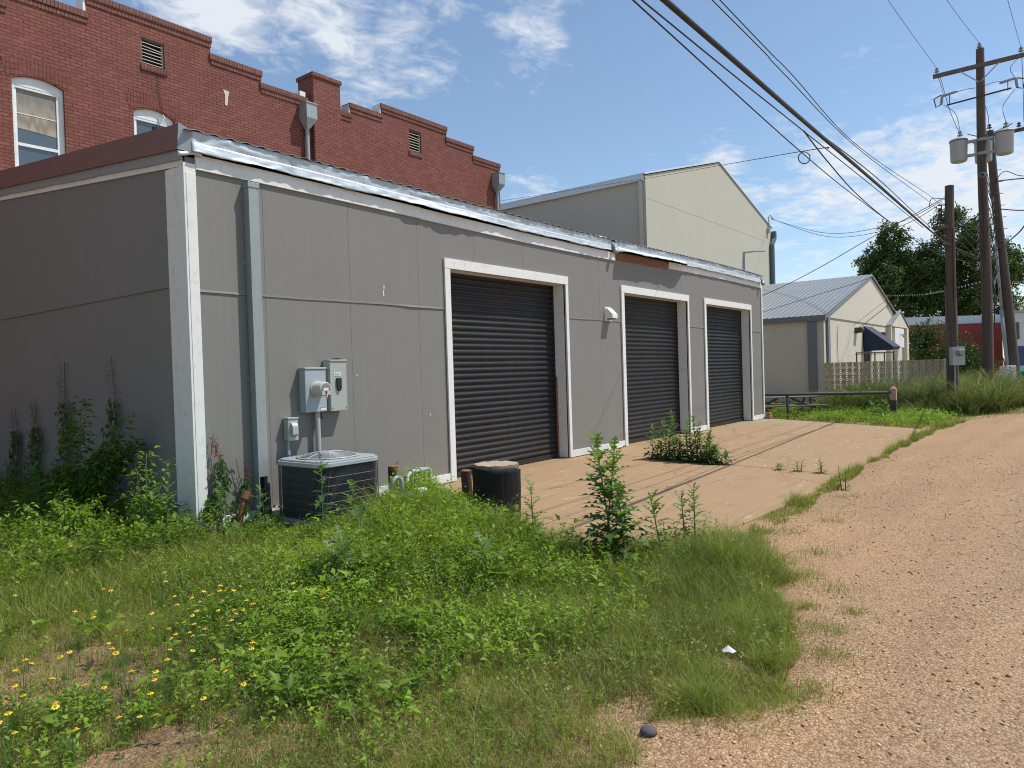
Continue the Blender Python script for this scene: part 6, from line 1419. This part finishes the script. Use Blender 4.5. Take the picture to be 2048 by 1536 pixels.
for v_ in range(4):
    random.seed(40 + v_); o = thing('yellow_wildflower', (0, 0, 0), 'one of the small yellow daisy-like wildflowers in the low weeds', 'wildflower', 'yellow wildflowers scattered in the low weeds')
    nh = (2, 3, 1, 2)[v_]; st = MB(); acc = Acc(); X = []
    for i in range(nh):
        a = random.uniform(0, 6.28); r_ = random.uniform(.02, .085) if nh > 1 else .01; h = random.uniform(.13, .21); tip = (r_ * math.cos(a), r_ * math.sin(a), h)
        st.tube([(0, 0, -.03), (tip[0] * .4, tip[1] * .4, h * .6), tip], .0012, 4); s_ = random.uniform(.016, .021); tx, ty = random.uniform(-.4, .3), random.uniform(-.6, .2)
        s_ *= .82; hd = MB(); cn = MB(); flower_head(hd, tip, s_, tx, ty); cn.lathe(tip, [(.0055, -.002), (.006, .002), (.003, .006)], 7, (tx, ty, 1))
        hd.build('blossom', 'flower_yellow', o); cn.build('flower_centre', 'flower_orange', o)
    m_ = 70; aa = rng.uniform(0, 6.28, m_); acc.add(*blade_arrays(rng.normal(0, .022, m_), rng.normal(0, .022, m_), np.full(m_, -.02), rng.uniform(.06, .16, m_), rng.uniform(.0014, .002, m_), rng.uniform(.2, .8, m_), colmix(m_, np.array((.08, .16, .03)), np.array((.13, .24, .05))), 3))
    st.build('stem', 'stem_green', o); acc.build('foliage', 'blade', o)
    protos.append(o)
kids = {p.name: [c for c in bpy.data.objects if c.parent == p] for p in protos}
random.seed(8)
for i, (x, y) in enumerate(flpx):
    p = protos[i % 4]
    if i < 4: r_ = p
    else:
        r_ = p.copy(); COL.objects.link(r_)
        for c_ in kids[p.name]: k = c_.copy(); COL.objects.link(k); k.parent = r_
    x += random.uniform(-.05, .05); y += random.uniform(-.05, .05)
    r_.location = (x, y, .0 + .25 * float(height(np.array([x]), np.array([y]))[0])); r_.rotation_euler = (0, 0, random.uniform(0, 6.28)); s_ = random.uniform(.8, 1.2); r_.scale = (s_, s_, s_ * random.uniform(.85, 1.15))

# --- yard beyond the apron
fg_ = Acc()
def allowed2(x, y): return (y > np.interp(x, EX, EY) - .1 + .4 * (vnoise(x, y, .8, 3) - .4)) & ~((x < 21.35 - (7.05 - y) * .58) & (y < 7.8)) & ~((x > 30.9) & (y > 8.0)) & ~((x < 21.2) & (y > 7.1))
x = rng.uniform(18.5, 46, 60000); y = rng.uniform(.6, 12, 60000); k = allowed2(x, y) & (rng.random(60000) < np.clip(1.3 - (x - 19) * .05, .3, 1)); x, y = x[k], y[k]; n = len(x)
fg_.add(*blade_arrays(x, y, np.full(n, -.05), rng.uniform(.05, .20, n) * (.6 + .8 * vnoise(x, y, 1.1, 4)), rng.uniform(.010, .022, n), rng.uniform(.2, .9, n), colmix(n, GA, GB * 1.0, np.clip(vnoise(x, y, .9, 8) + rng.normal(0, .2, n), 0, 1)), 3))
tag(fg_.build('yard_grass', 'blade'), 'low grass in the yard beyond the concrete apron', 'grass', kind='stuff')
fl_ = Acc()
x = rng.uniform(19.5, 26, 6000); y = rng.uniform(2.6, 9, 6000); k = allowed2(x, y) & (rng.random(6000) < np.clip(vnoise(x, y, .9, 2) * 1.9 - .35, 0, 1)); x, y = x[k], y[k]
sprigs(fl_, x, y, rng.uniform(.08, .26, len(x)), .055, LA, LB, 8)
tag(fl_.build('yard_weeds', 'leaf'), 'bright leafy weeds at the foot of the pipe rail', 'weeds', kind='stuff')
jg = Acc(); cl = [(x_, y_) for x_, y_ in zip(rng.uniform(24.0, 30.7, 330), rng.uniform(1.2, 7.2, 330))]
JX = []; JY = []
for cx, cy in cl:
    if cy < float(np.interp(cx, EX, EY)) + .5 or (cx - 30.9) > -.2 and cy > 4: continue
    if (cx - 25.76) ** 2 + (cy - 2.98) ** 2 < .16: continue
    k = 80; JX.append(rng.normal(cx, .16, k)); JY.append(rng.normal(cy, .16, k))
cl2 = [(x_, y_) for x_, y_ in zip(rng.uniform(30.5, 36, 70), rng.uniform(1.6, 4.6, 70))]
for cx, cy in cl2: k = 55; JX.append(rng.normal(cx, .18, k)); JY.append(rng.normal(cy, .18, k))
x = np.concatenate(JX); y = np.concatenate(JY); k = x < 36; x, y = x[k], y[k]; n = len(x)
env = .50 + .95 * np.clip((x - 23.6) / 2.4, 0, 1) * (.68 + .90 * vnoise(x, y, 1.2, 6)); env *= np.where(y > 6.6, .45, np.where(y > 4, .78, 1))
u = rng.random(n); c = colmix(n, np.array((.045, .065, .018)), np.array((.17, .21, .08)), np.clip(u * .8 + .2 * vnoise(x, y, .8, 1), 0, 1)); st = rng.random(n) < .20; c[st] = colmix(st.sum(), GS * .85, GS * .5)
jg.add(*blade_arrays(x, y, np.full(n, -.05), env * rng.uniform(.5, 1.12, n), rng.uniform(.010, .024, n), rng.uniform(.35, 1.35, n), c, 6, .10))
tag(jg.build('tall_grass', 'blade'), 'tall arching wild grass in front of the breeze block wall and around the poles', 'tall grass', kind='stuff')
for i, (x, y, h, s_) in enumerate(((22.6, 4.4, .42, 5), (24.6, 4.6, .75, 6), (24.9, 6.2, .7, 5))):
    thistle(x, y, h, ('dark leafy weed at the foot of the pink topped post', 'broad leafy weed clump between the post and the breeze block wall', 'leafy weed clump near the picnic table')[i], s_, .22, 26, name='yard_weed', seed=i, teeth=2, wk=.4, spread=.25)

# --- trees
def tree(name, loc, label, blobs, trunk, n, L, ca, cb, cat='tree', limbs=True, gap=.555, group=None):
    o = thing(name, loc, label, cat, group); rr = np.random.default_rng(int(abs(loc[0] * 13 + loc[1] * 7))); P = []; tot = sum(b[3] ** 2 for b in blobs)
    for (bx, by, bz, br, *_q) in blobs:
        k = int(n * br ** 2 / tot); d = rr.normal(0, 1, (k * 2, 3)); d /= np.linalg.norm(d, axis=1)[:, None]; r_ = br * rr.uniform(.25, 1.0, k * 2) ** .5
        lump = 1 + .22 * np.sin(d[:, 0] * 5 + bx) * np.sin(d[:, 1] * 4 + by) + .18 * np.sin(d[:, 2] * 6 + bz) ; p = np.array((bx, by, bz)) + d * (r_ * lump)[:, None] * np.array((1, 1, .85))
        cell = mnoise3(p, br * .22 + .25); p = p[cell > gap - .12 * (r_ < br * .6)][:k]; P.append(p)
    P = np.concatenate(P); m_ = len(P); cl = rr.normal(0, L * .55, (m_ * 4, 3)); Q = np.repeat(P, 4, 0) + cl; m4 = len(Q)
    D = rr.normal(0, 1, (m4, 3)); D[:, 2] -= .35; Nn = rr.normal(0, 1, (m4, 3)); Nn[:, 2] += .9
    u = np.repeat(rr.random(m_), 4) * .7 + rr.random(m4) * .3
    V_, F_, C_ = leaf_arrays(Q, D, Nn, L * rr.uniform(.6, 1.3, m4), L * rr.uniform(.4, .7, m4), colmix(m4, ca, cb, u, .15), .15, .15); acc = Acc(); acc.add(V_, F_, None, C_)
    acc.build('crown', 'tree_leaf', o, loc)
    t_ = MB(); H = trunk[0]; r0 = trunk[1]; x0, y0 = loc[0], loc[1]
    t_.tube([(x0, y0, -.2), (x0 + .1, y0, H * .4), (x0 + .05, y0 + .1, H)], [r0 * 1.25, r0, r0 * .75], 10)
    if limbs:
        for (bx, by, bz, br, *_q) in blobs:
            a = Vector((x0, y0 + .05, H * .9)); b = Vector((bx, by, bz + br * .3)); mid = a.lerp(b, .5) + Vector((0, 0, -.12 * (b - a).length + .3)); t_.tube([tuple(a), tuple(a.lerp(mid, .6)), tuple(mid), tuple(mid.lerp(b, .6)), tuple(b)], [r0 * .6, r0 * .45, r0 * .34, r0 * .2, r0 * .07], 7)
    t_.build('trunk', 'trunk_bark', o, smooth=True); return o
def mnoise3(p, s):
    return vnoise(p[:, 0] + p[:, 2] * .7, p[:, 1] + p[:, 2] * 1.3, s, .3, .7) * .5 + vnoise(p[:, 0] - p[:, 2] * 1.1, p[:, 1] + 31 + p[:, 2] * .5, s * .8, 5.3, 2.7) * .5
def tp(u, v, z, c0=(95.5, 16.4)): c = Vector((c0[0], c0[1], 0)) + U * u + Vv * v; return (c.x, c.y, z)
TA, TB = np.array((.030, .055, .014)), np.array((.085, .13, .032))
bl = [(*tp(-3.4, 0, 9.0), 3.0), (*tp(-1.8, 1, 13.2), 2.7), (*tp(-.8, 0, 16.2), 1.9), (*tp(-2.6, -1, 11.3), 2.4), (*tp(.6, .6, 11.2), 2.9), (*tp(-.2, 0, 7.4), 3.4), (*tp(-4.9, 0, 10.6), 1.4), (*tp(-.1, 0, 14.0), 1.6), (*tp(2.2, 0, 12.3), 2.3), (*tp(1.6, 0, 9.6), 2.6), (*tp(3.5, 0, 13.4), 2.5), (*tp(3.3, 0, 10.3), 2.8)]
tree('large_tree', tp(-1.5, .5, 0), 'dark green tree directly behind the shop roof ridge, left of the poles', bl, (6.5, .40), 15000, .32, TA, TB)
bl = [(*tp(7.2, 0, 16.6), 3.3), (*tp(5.0, .5, 13.0), 2.9), (*tp(9.2, 0, 12.6), 3.2), (*tp(11.9, 0, 11.3), 2.5), (*tp(7.0, .5, 9.0), 4.2), (*tp(4.0, 0, 9.0), 3.0), (*tp(13.5, .4, 13.4), 1.5), (*tp(10.8, 0, 8.0), 3.2), (*tp(6.0, 0, 19.0), 1.2), (*tp(9.1, 0, 16.4), 1.9), (*tp(14.2, 0, 11.6), 1.3), (*tp(12.6, 0, 14.6), 1.3)]
tree('large_tree', tp(8.0, .5, 0), 'tallest dark green tree, spreading behind the utility poles', bl, (6.5, .5), 13500, .32, TA, TB)
bl = [(135.1, 6.6, 7.4, 2.6), (137, 4.4, 7.6, 2.4), (138.3, 2.0, 7.0, 2.3)]
tree('distant_tree', (136, 5, 0), 'small distant tree showing above the pale building at the right edge', bl, (3.5, .25), 1500, .4, TA, TB)
bl = [(*tp(-2.2, 0, 1.7, (52.15, 6.6)), 1.6), (*tp(-.3, 0, 2.3, (52.15, 6.6)), 1.7), (*tp(1.2, .3, 1.5, (52.15, 6.6)), 1.6), (*tp(-1.1, .5, 2.9, (52.15, 6.6)), .9), (*tp(2.0, 0, 1.1, (52.15, 6.6)), 1.2)]
tree('dark_bush', (52.15, 6.6, 0), 'dark rounded bush in front of the red building', bl, (1.2, .14), 4200, .15, TA * .9, TB * .85, 'bush', limbs=False, gap=.42)
